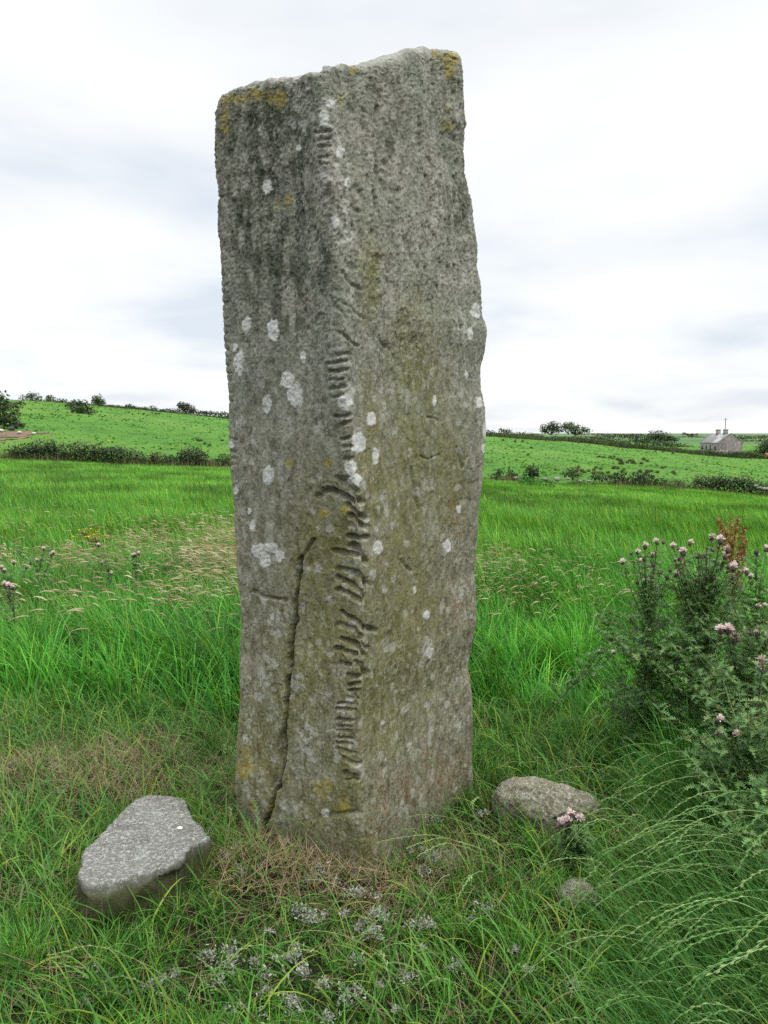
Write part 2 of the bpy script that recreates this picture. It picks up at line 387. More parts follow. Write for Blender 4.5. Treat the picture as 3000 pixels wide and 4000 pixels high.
WHITE = [(558, 1190, 13, 15), (584, 1184, 17, 12), (574, 1212, 11, 18), (606, 1201, 10, 13),   # lichen rosettes: x, y, rx, ry in overview pixels, strength
    (578, 405, 10, 16), (534, 703, 11, 18), (590, 715, 12, 22), (508, 752, 5, 10), (516, 785, 11, 27), (622, 822, 15, 19), (638, 852, 17, 27), (577, 875, 9, 20), (580, 1028, 13, 20), (510, 1060, 5, 9),
    (546, 1135, 6, 15), (540, 1105, 5, 8), (803, 905, 10, 17), (773, 958, 15, 22), (811, 987, 8, 18), (757, 1010, 13, 15), (766, 1036, 14, 14), (815, 1183, 10, 16), (965, 1180, 8, 14), (938, 865, 4, 11),
    (1027, 672, 10, 16), (1015, 722, 6, 14), (1007, 810, 4, 9), (1048, 932, 5, 20), (1044, 970, 4, 10), (990, 1100, 5, 9), (703, 1757, 9, 9), (498, 962, 8, 8), (745, 868, 16, 18), (922, 1330, 6, 10),
    (927, 1410, 9, 12), (700, 255, 10, 18), (735, 330, 9, 12), (750, 395, 7, 10), (725, 480, 8, 14), (655, 770, 6, 14), (645, 320, 6, 8), (712, 225, 12, 10), (1035, 870, 6, 12), (895, 1275, 4, 8)]
PATCH = [(575, 1195, 42, 32), (540, 1550, 10, 28), (536, 1590, 14, 16), (598, 1345, 18, 30), (700, 1500, 14, 10), (640, 270, 20, 30), (700, 300, 22, 120), (720, 820, 24, 60), (745, 500, 18, 80), (575, 1450, 22, 40),
         (708, 250, 20, 60), (726, 330, 13, 55), (742, 385, 12, 40), (730, 480, 16, 40), (722, 215, 18, 26), (640, 185, 30, 18), (650, 230, 18, 30), (1000, 700, 14, 40), (1038, 880, 12, 60), (748, 850, 20, 40), (660, 1600, 22, 60), (700, 1700, 26, 30), (545, 1690, 26, 40), (990, 1280, 18, 30), (985, 1560, 16, 22), (925, 1400, 14, 40), (880, 1630, 14, 20)]
YELLOW = [(600, 213, 22, 20), (548, 205, 26, 14), (520, 215, 20, 10), (484, 225, 9, 18), (487, 268, 10, 24), (500, 210, 12, 8), (765, 152, 10, 10), (735, 215, 5, 16), (966, 272, 12, 18), (975, 125, 20, 18), (942, 120, 8, 14),
          (625, 430, 8, 20), (600, 440, 5, 16), (968, 235, 6, 8), (970, 150, 12, 20), (700, 1110, 10, 12), (625, 1000, 9, 9), (710, 1000, 8, 10), (745, 1100, 12, 14), (534, 1622, 9, 7), (590, 1740, 8, 8), (545, 1740, 8, 14), (530, 1660, 18, 26), (700, 1700, 22, 22), (745, 1740, 14, 20)]
MOSS = [(565, 330, 95, 150), (590, 560, 70, 170), (645, 420, 26, 160), (648, 330, 16, 120), (640, 480, 20, 130), (632, 650, 14, 70), (510, 360, 24, 120), (580, 560, 40, 90), (560, 300, 70, 90), (640, 420, 34, 80), (560, 400, 60, 90), (640, 600, 24, 80), (535, 480, 50, 70), (630, 680, 20, 60), (845, 290, 26, 40), (985, 440, 22, 50), (700, 560, 12, 60), (945, 115, 16, 10), (1010, 250, 10, 60)]
OLIVE = [(690, 1200, 70, 150), (720, 1320, 70, 130), (680, 1420, 46, 80), (880, 980, 36, 120), (870, 1120, 60, 150), (900, 800, 60, 140), (800, 1000, 30, 160), (870, 1350, 90, 190), (740, 1700, 40, 110), (820, 1500, 80, 150), (700, 1760, 70, 70), (560, 1640, 60, 120), (800, 600, 24, 80), (960, 1020, 50, 130),
         (775, 1810, 40, 60), (640, 1500, 60, 140)]
RUST = [(1010, 1055, 14, 12), (985, 1110, 22, 60), (1005, 1660, 20, 60), (960, 1690, 40, 50), (930, 1640, 26, 40), (880, 1700, 30, 50), (990, 1300, 22, 50), (830, 1770, 30, 40), (820, 1720, 20, 40)]
def blobs(px, py, lst, wob, soft, amp=0.35):
    """signed mask of hand placed patches with ragged edges"""
    m = np.zeros(px.shape)
    for (x, y, rx, ry) in lst:
        d = np.sqrt(((px - x * OV) / (rx * OV)) ** 2 + ((py - y * OV) / (ry * OV)) ** 2) + wob * amp
        m = np.maximum(m, sstep(1 + soft, 1 - soft, d))
    return m
def build_stone():
    gL, gF, gR = on_z(950, 3240)[:2], on_z(1437, 3430)[:2], on_z(1850, 3095)[:2]
    def edge(pts, Y):
        p = np.array(ov(*pts)); w = at(p[:, 0], p[:, 1], Y); o = np.argsort(w[:, 2]); return w[o, 2], w[o, 0]
    eL = edge([(470, 200), (462, 240), (460, 320), (464, 385), (470, 418), (466, 455), (472, 540), (474, 620), (476, 690), (479, 760), (487, 840), (492, 900), (494, 960), (495, 1010), (500, 1080), (502, 1160), (505, 1240), (512, 1310), (515, 1400), (515, 1480), (512, 1560), (508, 1620), (503, 1660), (502, 1700), (504, 1740), (512, 1800), (520, 1880)], gL[1])
    eF = edge([(700, 135), (700, 200), (702, 260), (700, 320), (712, 380), (722, 450), (725, 520), (732, 600), (738, 680), (740, 760), (745, 830), (750, 900), (757, 960), (764, 1020), (772, 1080), (778, 1150), (785, 1230), (785, 1330), (782, 1400), (778, 1480), (772, 1560), (772, 1640), (775, 1700), (780, 1780), (790, 1850), (795, 1900), (796, 2000)], gF[1])
    eR = edge([(996, 100), (1002, 160), (1005, 210), (1013, 265), (1008, 320), (1007, 370), (1014, 400), (1022, 430), (1026, 470), (1033, 530), (1034, 580), (1042, 630), (1043, 680), (1055, 712), (1051, 750), (1043, 790), (1042, 840), (1050, 880), (1051, 940), (1048, 1000), (1045, 1060), (1041, 1120), (1037, 1180), (1030, 1230), (1032, 1300), (1033, 1350), (1022, 1400), (1017, 1440), (1025, 1500), (1026, 1560), (1024, 1620), (1026, 1680), (1025, 1720), (1030, 1800)], gR[1])
    nl, nr, nb1, nb2 = 170, 180, 50, 50
    # top outline (image) -> height along the perimeter
    tx = np.array([466, 472, 485, 500, 560, 600, 640, 670, 700, 718, 735, 770, 800, 830, 865, 900, 920, 940, 960, 980, 992, 1000]) * OV
    ty = np.array([215, 206, 197, 189, 172, 166, 159, 150, 140, 135, 138, 131, 127, 121, 113, 104, 101, 101, 103, 108, 114, 124]) * OV
    NV = 860
    tl = np.linspace(0, 1, nl, endpoint=False); trr = np.linspace(0, 1, nr, endpoint=False)
    v = np.concatenate([np.linspace(-0.035, 0, 12, endpoint=False), np.linspace(0, 0.955, NV - 90, endpoint=False), np.linspace(0.955, 1, 78)])
    def perim(z):  # z (n,) heights constant -> perimeter points
        xl = np.interp(z, *eL); xf = np.interp(z, *eF); xr = np.interp(z, *eR)
        Lp = np.stack([xl, 0 * z + gL[1]], -1); Fp = np.stack([xf, 0 * z + gF[1]], -1); Rp = np.stack([xr, 0 * z + gR[1]], -1)
        Bp = np.stack([0.5 * (xl + xr) - 0.02 + 0.06, 0 * z + gL[1] + gR[1] - gF[1]], -1)
        return Lp, Fp, Rp, Bp
    # top height per perimeter position: project base plan at approx height, look up image top
    ztop0 = 2.95
    Lp, Fp, Rp, Bp = [q[0] for q in perim(np.array([ztop0]))]
    plan = np.concatenate([Lp + (Fp - Lp) * tl[:, None], Fp + (Rp - Fp) * trr[:, None], Rp + (Bp - Rp) * np.linspace(0, 1, nb1, endpoint=False)[:, None], Bp + (Lp - Bp) * np.linspace(0, 1, nb2, endpoint=False)[:, None]])
    zt = np.full(len(plan), 2.9)
    for _ in range(6):
        px, _y = pix(np.concatenate([plan, zt[:, None]], 1))
        zt = at(px, np.interp(px, tx, ty), plan[:, 1])[:, 2]
    zt[nl + nr - 70:nl + nr] += .022 * sstep(0, 60, np.arange(70)); zF, zR, zL = zt[nl], zt[nl + nr - 1], zt[0]
    zB = zL + zR - zF - 0.16
    zt[nl + nr:nl + nr + nb1] = np.linspace(zR, zB, nb1); zt[nl + nr + nb1:] = np.linspace(zB, zL, nb2)
    Nu = len(zt)
    Zg = v[:, None] * zt[None, :]
    Lp, Fp, Rp, Bp = perim(Zg.ravel()); sh = Zg.shape
    Lp, Fp, Rp, Bp = [q.reshape(sh[0], sh[1], 2) for q in (Lp, Fp, Rp, Bp)]
    XY = np.zeros((sh[0], sh[1], 2))
    XY[:, :nl] = Lp[:, :nl] + (Fp - Lp)[:, :nl] * tl[None, :, None]
    s = slice(nl, nl + nr); XY[:, s] = Fp[:, s] + (Rp - Fp)[:, s] * trr[None, :, None]
    s = slice(nl + nr, nl + nr + nb1); XY[:, s] = Rp[:, s] + (Bp - Rp)[:, s] * np.linspace(0, 1, nb1, endpoint=False)[None, :, None]
    s = slice(nl + nr + nb1, Nu); XY[:, s] = Bp[:, s] + (Lp - Bp)[:, s] * np.linspace(0, 1, nb2, endpoint=False)[None, :, None]
    # round the arrises (moving average round the perimeter); keep silhouettes by pushing back out afterwards
    K = 9
    def smooth(A, K):
        ker = np.exp(-0.5 * (np.arange(-K, K + 1) / (K / 2.2)) ** 2); ker /= ker.sum()
        return sum(k * np.roll(A, i, axis=1) for i, k in zip(range(-K, K + 1), ker))
    raw = XY.copy(); XY = smooth(XY, K)
    for c in (nl,):                                   # the worn front arris is a broad soft ridge
        pass
    P = np.concatenate([XY, Zg[..., None]], -1)
    cen = np.array([[raw[..., 0].mean(), raw[..., 1].mean()]])
    # outward normals in plan
    T = np.roll(XY, -3, 1) - np.roll(XY, 3, 1); Nn = np.stack([T[..., 1], -T[..., 0]], -1); Nn /= np.linalg.norm(Nn, axis=-1, keepdims=True) + 1e-9
    dk = np.linalg.norm(raw - XY, axis=-1)
    kk = np.full(Nu, .35); kk[nl + nr - 14:nl + nr + 10] = .95; XY += Nn * (dk * kk[None])[..., None]; P[..., :2] = XY
    px, py = pix(P)
    # broad relief
    F = P * np.array([1, 1, .45])
    d = fbm(F * 2.2, 3, 3) * 0.016 + fbm(F * 7, 4, 21) * 0.011
    face = np.zeros(Nu); face[nl:nl + nr] = 1
    left = sstep(nl - 2, nl - 26, np.arange(Nu)) * sstep(0, 14, np.arange(Nu)) * (np.arange(Nu) < nl)
    # dished upper part of the left face beside the ridge, swelling ridge
    d += -0.022 * np.exp(-((px - 1130) / 90) ** 2) * sstep(1500, 1000, py) * sstep(250, 600, py)
    d += 0.012 * np.exp(-((px - 1285 - (py - 500) * 0.03) / 60) ** 2) * sstep(1800, 1200, py)
    # pits on the weathered upper parts, streaky grain down both faces
    pit = fbm(P * np.array([38, 38, 22]), 3, 33) - 0.22 * sstep(.2, -.25, fbm(F * 3.3, 3, 35))
    up = sstep(1700, 900, py)
    d += -0.010 * sstep(0.14, 0.55, pit) * (0.35 + 0.65 * up)
    bev = (px - np.interp(py, [180, 520, 950, 1500], [1670, 1740, 1800, 1850])); d += -0.016 * np.exp(-(bev / 26) ** 2) * sstep(1500, 700, py) + -0.008 * sstep(0, 60, bev) * sstep(1500, 700, py) * sstep(nl + nr - 8, nl + nr - 40, np.arange(Nu))
    d += fbm(P * np.array([70, 70, 12]), 3, 44) * 0.0035 + fbm(P * np.array([26, 26, 16]), 3, 49) * 0.004
    d += fbm(P * 110, 2, 47) * 0.0032 * (0.5 + up)
    # flaked steps
    q = fbm(P * np.array([5, 5, 3.2]) + 9, 4, 61); d += 0.010 * (np.round(q * 4) / 4 - q) * sstep(1200, 1900, py)
    # carved strokes and cracks
    wobx = fbm(P * 24, 3, 71) * 11; woby = fbm(P * 24, 3, 72) * 10
    gx, gy = px + wobx, py + woby
    front = np.zeros(px.shape, bool); front[:, :nl + nr + 6] = True; front[:, -6:] = True
    groove = np.zeros(px.shape)
    for pts, hw, dep in GROOVES:
        pts = np.array(pts); ym = pts[:, 1].mean()
        if 1880 < ym < 2720 and pts[:, 0].min() > 1230: hw *= 1.2; dep *= 1.25
        lo = pts.min(0) - hw * 3; hi = pts.max(0) + hw * 3
        sel = front & (gx > lo[0]) & (gx < hi[0]) & (gy > lo[1]) & (gy < hi[1])
        if not sel.any(): continue
        X, Y = gx[sel], gy[sel]; best = np.full(X.shape, 1e9)
        for a, b in zip(pts[:-1], pts[1:]):
            ab = b - a; t = np.clip(((X - a[0]) * ab[0] + (Y - a[1]) * ab[1]) / (ab @ ab + 1e-9), 0, 1)
            best = np.minimum(best, np.hypot(X - a[0] - t * ab[0], Y - a[1] - t * ab[1]))
        prof = np.clip(1 - best / (hw * 1.12), 0, 1) ** .85 * dep * 1.05 * (.75 + .9 * np.clip(wobx[sel] / 11 + .3, 0, .8))
        groove[sel] = np.where(np.abs(prof) > np.abs(groove[sel]), prof, groove[sel])
    d -= groove
    P[..., :2] += Nn * d[..., None]
    # rounded upper edge
    rr = 0.035 + 0.012 * n2(np.arange(Nu), 0 * np.arange(Nu), 0.08, 3)
    hgt = np.clip(1 - (zt[None] - Zg) / rr[None], 0, 1)
    inset = rr[None] * (1 - np.sqrt(np.maximum(1 - hgt ** 2, 0)))
    P[..., :2] -= Nn * inset[..., None]
    P[..., 2] += (n2(px / 40, py / 40, 1.0, 8, 4) * 0.022) * sstep(0.93, 1.0, v)[:, None]
    nV = len(v); idx = np.arange(nV * Nu).reshape(nV, Nu)
    q = np.stack([idx[:-1], np.roll(idx[:-1], -1, 1), np.roll(idx[1:], -1, 1), idx[1:]], -1).reshape(-1, 4)
    # top: rings closing to the middle
    ring = P[-1]; ctr = ring.mean(0); rings = []; NR = 26
    for k in range(1, NR + 1):
        t = 1 - k / (NR + 0.0)
        rg = ctr + (ring - ctr) * t; tgt = ctr[2] + (ring[:, 2] - ctr[2]) * t
        rg[:, 2] = tgt + 0.012 * (1 - t) + n2(rg[:, 0], rg[:, 1], 9, 81, 4) * 0.02 * min(1, k / 4)
        rings.append(rg)
    allP = np.concatenate([P.reshape(-1, 3)] + rings); b = (nV - 1) * Nu
    for k in range(NR):
        i0 = b + k * Nu + np.arange(Nu); i1 = i0 + Nu
        q = np.concatenate([q, np.stack([i0, np.roll(i0, -1), np.roll(i1, -1), i1], -1)])
    # lichens and stains: where they grow on this stone
    apx, apy = pix(allP); w1 = fbm(allP * 45, 3, 91); w2 = fbm(allP * 14, 4, 95); w3 = fbm(allP * 90, 2, 97)
    fr = np.zeros(len(allP)); frm = np.zeros((nV, Nu)); frm[:, :nl + nr] = 1; fr[:nV * Nu] = frm.ravel(); fr[nV * Nu:] = 1
    white = blobs(apx, apy, WHITE, w1 + w3 * .6, 0.08, 0.36) * fr
    rough = sstep(-.32, .25, fbm(allP * np.array([3.2, 3.2, 2.0]), 4, 105) + .25 * sstep(2200, 1200, apy) - .1)
    Pl = np.zeros_like(P); Pl[..., :2] = Nn; allP[:nV * Nu] += Pl.reshape(-1, 3) * (white[:nV * Nu] * (.0022 + .002 * w3[:nV * Nu]))[:, None]
    patch = np.maximum(blobs(apx, apy, PATCH, w2, 0.5) * sstep(0.02, 0.25, w1 + w3 * 0.5) * 0.8 * fr, 0)
    # small rosettes scattered over the middle and lower stone
    sp = fbm(allP * 26 + 5, 2, 101)
    patch = np.maximum(patch, 0.55 * sstep(0.40, 0.52, sp + w3 * 0.12) * sstep(900, 1700, apy))
    yel = blobs(apx, apy, YELLOW, w1 * 1.4 + w2 * .5, 0.3) * sstep(-0.4, 0.0, w3 + w1 * .6) * fr
    moss = blobs(apx, apy, MOSS, w2, 0.6, 0.6) * sstep(-0.28, 0.12, fbm(allP * np.array([34, 34, 15]), 4, 107)) * fr
    oliv = blobs(apx, apy, OLIVE, w2, 0.8, 0.7) * fr * (0.55 + 0.45 * sstep(-0.3, 0.3, w1))
    rust = blobs(apx, apy, RUST, w2, 0.7, 0.8) * fr * sstep(-0.3, 0.3, w1 + w2)
    upper = sstep(2500, 1200, apy)
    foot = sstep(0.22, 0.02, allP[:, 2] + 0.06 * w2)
    top = np.zeros(len(allP)); top[nV * Nu:] = 1; tv = np.zeros((nV, Nu)); tv[:] = sstep(0.985, 1.0, v)[:, None]; top[:nV * Nu] = tv.ravel()
    g = Geo(); g.add(allP, quads=q)
    mat = stone_material()
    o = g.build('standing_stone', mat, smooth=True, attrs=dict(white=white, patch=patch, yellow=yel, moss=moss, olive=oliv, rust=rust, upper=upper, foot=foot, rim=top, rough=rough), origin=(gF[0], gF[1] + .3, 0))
    o.location = (gF[0], gF[1] + .3, 0)
    tag(o, 'tall lichen covered standing stone with notches carved along its front edge', 'standing stone')
def stone_material():
    m, nt, bs, out = new_mat('weathered_sandstone'); L = nt.links
    tc = node(nt, 'ShaderNodeTexCoord'); P = tc.outputs['Object']
    mp = node(nt, 'ShaderNodeMapping'); mp.inputs['Scale'].default_value = (1, 1, 0.5); L.new(P, mp.inputs[0]); PV = mp.outputs[0]
    a = noise(nt, 5, 6, 0.6, P); b = noise(nt, 30, 6, 0.65, PV); c = noise(nt, 110, 5, 0.65, PV); dd = noise(nt, 52, 5, 0.65, PV, 0.8); ee = noise(nt, 15, 7, 0.62, P, 0.5)
    lower = ramp(nt, b.outputs['Fac'], [(0.32, (0.115, 0.102, 0.062)), (0.48, (0.225, 0.208, 0.148)), (0.64, (0.335, 0.318, 0.25))])
    upper = ramp(nt, b.outputs['Fac'], [(0.32, (0.115, 0.112, 0.092)), (0.48, (0.245, 0.235, 0.202)), (0.64, (0.37, 0.355, 0.32))])
    col = mixc(nt, attr(nt, 'upper').outputs['Fac'], lower.outputs[0], upper.outputs[0])
    # greenish crust lichen drifting over the upper stone
    gf = ramp(nt, a.outputs['Fac'], [(0.42, (0, 0, 0)), (0.58, (1, 1, 1))])
    gfu = mathn(nt, 'MULTIPLY', gf.outputs[0], mathn(nt, 'MULTIPLY_ADD', attr(nt, 'upper').outputs['Fac'], 0.28, 0.15))
    col = mixc(nt, gfu, col, (0.165, 0.205, 0.145))
    ec = ramp(nt, ee.outputs['Fac'], [(0.50, (0, 0, 0)), (0.56, (1, 1, 1))])
    col = mixc(nt, mathn(nt, 'MULTIPLY', ec.outputs[0], mathn(nt, 'MULTIPLY_ADD', attr(nt, 'upper').outputs['Fac'], 0.2, 0.16)), col, mixc(nt, dd.outputs['Fac'], (0.16, 0.175, 0.135), (0.36, 0.375, 0.32)))
    ed = ramp(nt, ee.outputs['Fac'], [(0.36, (1, 1, 1)), (0.44, (0, 0, 0))])
    col = mixc(nt, mathn(nt, 'MULTIPLY', ed.outputs[0], 0.45), col, (0.10, 0.095, 0.075))
    col = mixc(nt, mathn(nt, 'MULTIPLY', attr(nt, 'olive').outputs['Fac'], 0.75), col, mixc(nt, b.outputs['Fac'], (0.105, 0.098, 0.022), (0.23, 0.215, 0.065)))
    col = mixc(nt, mathn(nt, 'MULTIPLY', attr(nt, 'rust').outputs['Fac'], 0.5), col, (0.21, 0.11, 0.045))
    col = mixc(nt, mathn(nt, 'MULTIPLY', attr(nt, 'moss').outputs['Fac'], 0.85), col, mixc(nt, c.outputs['Fac'], (0.030, 0.036, 0.024), (0.105, 0.115, 0.08)))
    # scurf: pale flecks of lichen standing off the rock
    sf = ramp(nt, dd.outputs['Fac'], [(0.52, (0, 0, 0)), (0.60, (1, 1, 1))])
    cf = ramp(nt, c.outputs['Fac'], [(0.48, (0, 0, 0)), (0.58, (1, 1, 1))])
    fl = mathn(nt, 'MULTIPLY', sf.outputs[0], mathn(nt, 'MULTIPLY_ADD', cf.outputs[0], 0.5, 0.3))
    col = mixc(nt, mathn(nt, 'MULTIPLY', mathn(nt, 'MULTIPLY_ADD', attr(nt, 'rough').outputs['Fac'], .75, .25), mathn(nt, 'MULTIPLY', fl, 0.8)), col, (0.42, 0.43, 0.38))
    dk = ramp(nt, c.outputs['Fac'], [(0.34, (0.40, 0.39, 0.37)), (0.46, (1, 1, 1))])
    col = mixc(nt, mathn(nt, 'MULTIPLY_ADD', attr(nt, 'rough').outputs['Fac'], .6, .3), col, dk.outputs[0], 'MULTIPLY')
    col = mixc(nt, 1.0, col, (0.77, 0.77, 0.725), 'MULTIPLY')
    col = mixc(nt, mathn(nt, 'MULTIPLY', attr(nt, 'rim').outputs['Fac'], 0.3), col, (0.36, 0.36, 0.34))
    col = mixc(nt, attr(nt, 'patch').outputs['Fac'], col, mixc(nt, dd.outputs['Fac'], (0.25, 0.25, 0.215), (0.40, 0.40, 0.365)))
    col = mixc(nt, mathn(nt, 'MULTIPLY', attr(nt, 'white').outputs['Fac'], 0.95), col, mixc(nt, dd.outputs['Fac'], (0.34, 0.345, 0.315), (0.53, 0.535, 0.50)))
    col = mixc(nt, mathn(nt, 'MULTIPLY', attr(nt, 'yellow').outputs['Fac'], 0.8), col, mixc(nt, dd.outputs['Fac'], (0.15, 0.125, 0.03), (0.33, 0.275, 0.05)))
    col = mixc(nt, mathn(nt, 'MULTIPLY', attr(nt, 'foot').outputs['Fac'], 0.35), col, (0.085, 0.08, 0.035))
    L.new(col, bs.inputs['Base Color']); bs.inputs['Roughness'].default_value = 0.92; bs.inputs['Specular IOR Level'].default_value = 0.15
    h = mathn(nt, 'ADD', mathn(nt, 'MULTIPLY', dd.outputs['Fac'], 0.8), mathn(nt, 'MULTIPLY', c.outputs['Fac'], 0.5))
    bp = node(nt, 'ShaderNodeBump'); bp.inputs['Strength'].default_value = 0.62; bp.inputs['Distance'].default_value = 0.014
    L.new(h, bp.inputs['Height']); L.new(bp.outputs[0], bs.inputs['Normal'])
    return m
build_stone()

# ------------------------------------------------------------------ loose stones
def icosphere(n):
    import bmesh
    bm = bmesh.new(); bmesh.ops.create_icosphere(bm, subdivisions=n, radius=1)
    bm.verts.ensure_lookup_table()
    V = np.array([v.co[:] for v in bm.verts]); F_ = np.array([[v.index for v in f.verts] for f in bm.faces]); bm.free()
    return V, F_
ICO5 = icosphere(6); ICO4 = icosphere(5); ICO2 = icosphere(2); ICO1 = icosphere(1)
def rock_material(name, base, pale, fleck, moss):
    m, nt, bs, out = new_mat(name); L = nt.links
    tc = node(nt, 'ShaderNodeTexCoord'); P = tc.outputs['Object']
    geo = node(nt, 'ShaderNodeNewGeometry'); sp = node(nt, 'ShaderNodeSeparateXYZ'); L.new(geo.outputs['Normal'], sp.inputs[0])
    a = noise(nt, 8, 5, 0.6, P); b = noise(nt, 75, 7, 0.72, P, 0.9); c = noise(nt, 170, 4, 0.7, P)
    col = mixc(nt, ramp(nt, a.outputs['Fac'], [(0.35, (0, 0, 0)), (0.65, (1, 1, 1))]).outputs[0], base, pale)
    fl = ramp(nt, b.outputs['Fac'], [(0.50, (0, 0, 0)), (0.57, (1, 1, 1))])
    topm = attr(nt, 'topside').outputs['Fac']
    col = mixc(nt, mathn(nt, 'MULTIPLY', mathn(nt, 'MULTIPLY', fl.outputs[0], topm), 0.75), col, fleck)
    dk = ramp(nt, c.outputs['Fac'], [(0.33, (0.45, 0.45, 0.45)), (0.46, (1, 1, 1))]); col = mixc(nt, 1.0, col, dk.outputs[0], 'MULTIPLY')
    ms = mathn(nt, 'MULTIPLY', mathn(nt, 'SUBTRACT', 1.0, topm), ramp(nt, a.outputs['Fac'], [(0.35, (0.8, 0.8, 0.8)), (0.6, (1, 1, 1))]).outputs[0])
    col = mixc(nt, mathn(nt, 'MULTIPLY', ms, 0.92), col, moss)
    L.new(col, bs.inputs['Base Color']); bs.inputs['Roughness'].default_value = 0.93; bs.inputs['Specular IOR Level'].default_value = 0.15
    bp = node(nt, 'ShaderNodeBump'); bp.inputs['Strength'].default_value = 0.8; bp.inputs['Distance'].default_value = 0.01
    L.new(mathn(nt, 'ADD', b.outputs['Fac'], mathn(nt, 'MULTIPLY', c.outputs['Fac'], 0.5)), bp.inputs['Height']); L.new(bp.outputs[0], bs.inputs['Normal'])
    return m
def inside_poly(x, y, poly):
    r = np.zeros(x.shape, bool); n = len(poly)
    for i in range(n):
        x1, y1 = poly[i]; x2, y2 = poly[(i + 1) % n]
        c = ((y1 > y) != (y2 > y)) & (x < (x2 - x1) * (y - y1) / (y2 - y1 + 1e-12) + x1); r ^= c
    return r
def slab(name, top_px, zs, low, mat, label, cat, seed):
    """flat topped block: outline of its upper face on sloping heights zs, splayed down into the turf"""
    top = np.array([on_z(px, py, z) for (px, py), z in zip(top_px, zs)])
    # resample outline
    n = 220; cl = np.concatenate([top, top[:1]]); seg = np.linalg.norm(np.diff(cl, axis=0), axis=1); t = np.concatenate([[0], np.cumsum(seg)])
    tt = np.linspace(0, t[-1], n, endpoint=False); R0 = np.stack([np.interp(tt, t, cl[:, i]) for i in range(3)], -1)
    for _ in range(1): R0 = 0.25 * np.roll(R0, 1, 0) + 0.5 * R0 + 0.25 * np.roll(R0, -1, 0)
    ctr = R0.mean(0); g = Geo(); rows = []; tops = []
    out = R0[:, :2] - ctr[:2]; out /= np.linalg.norm(out, axis=1, keepdims=True)
    for k in np.linspace(0.02, 0.93, 46):
        rg = ctr + (R0 - ctr) * k; rows.append(rg); tops.append(1)
    for k, (sx, dz) in enumerate(((0.972, 0.0), (0.992, -0.004), (1.0, -0.012), (1.003, -0.022))):
        rg = ctr + (R0 - ctr) * sx; rg[:, 2] = R0[:, 2] + dz; rows.append(rg); tops.append(1 - k * 0.18)
    for k in np.linspace(0.05, 1, 26):
        rg = R0.copy(); rg[:, :2] += out * (low * k ** 0.8); rg[:, 2] = (R0[:, 2] - 0.022) * (1 - k) - 0.06 * k; rows.append(rg); tops.append(0)
    V = np.stack(rows); nr = len(rows)
    w = np.stack([fbm(V * 9 + 31 * i + seed, 4, seed + i) for i in range(3)], -1) * 0.015
    w += np.stack([fbm(V * 45 + 31 * i + seed, 3, seed + 5 + i) for i in range(3)], -1) * 0.0065
    side = np.zeros((nr, 1, 1)); side[50:] = 1
    w = w + side * np.stack([fbm(V * 6 + 31 * i, 3, seed + 9 + i) for i in range(3)], -1) * 0.034
    V = V + w
    idx = np.arange(nr * n).reshape(nr, n)
    q = np.stack([idx[:-1], idx[1:], np.roll(idx[1:], -1, 1), np.roll(idx[:-1], -1, 1)], -1).reshape(-1, 4)
    # winding so that the top faces up
    cap = np.stack([np.full(n, nr * n), idx[0], np.roll(idx[0], -1)], -1)
    g.add(np.concatenate([V.reshape(-1, 3), V[0].mean(0)[None]]), quads=q, tris=cap)
    ts = np.append(np.repeat(np.array(tops), n), 1.0)
    base = (ctr[0], ctr[1], 0)
    o = g.build(name, mat, smooth=True, attrs={'topside': ts}, origin=base); o.location = base
    return tag(o, label, cat)
M_SLAB = rock_material('slab_rock', (0.125, 0.115, 0.102), (0.17, 0.162, 0.145), (0.35, 0.385, 0.345), (0.036, 0.043, 0.010))
z8 = lambda *p: [(200 + .4219 * x, 3000 + .4219 * y) for x, y in p]
SLAB_PX = z8((255, 880), (300, 775), (440, 620), (650, 400), (740, 315), (900, 262), (1080, 262), (1225, 275), (1290, 370), (1310, 430), (1420, 560), (1480, 650), (1340, 730), (1210, 840), (1090, 905), (900, 985), (720, 1040), (600, 1060), (450, 1085), (310, 1085), (262, 1010))
SLAB_Z = [.95 * v for v in (.17, .165, .15, .12, .11, .10, .10, .10, .11, .11, .12, .13, .15, .17, .175, .18, .185, .19, .195, .195, .185)]
slab('stone_slab', SLAB_PX, SLAB_Z, 0.035, M_SLAB, 'flat topped grey stone slab lying in the grass left of the standing stone', 'stone slab', 5)
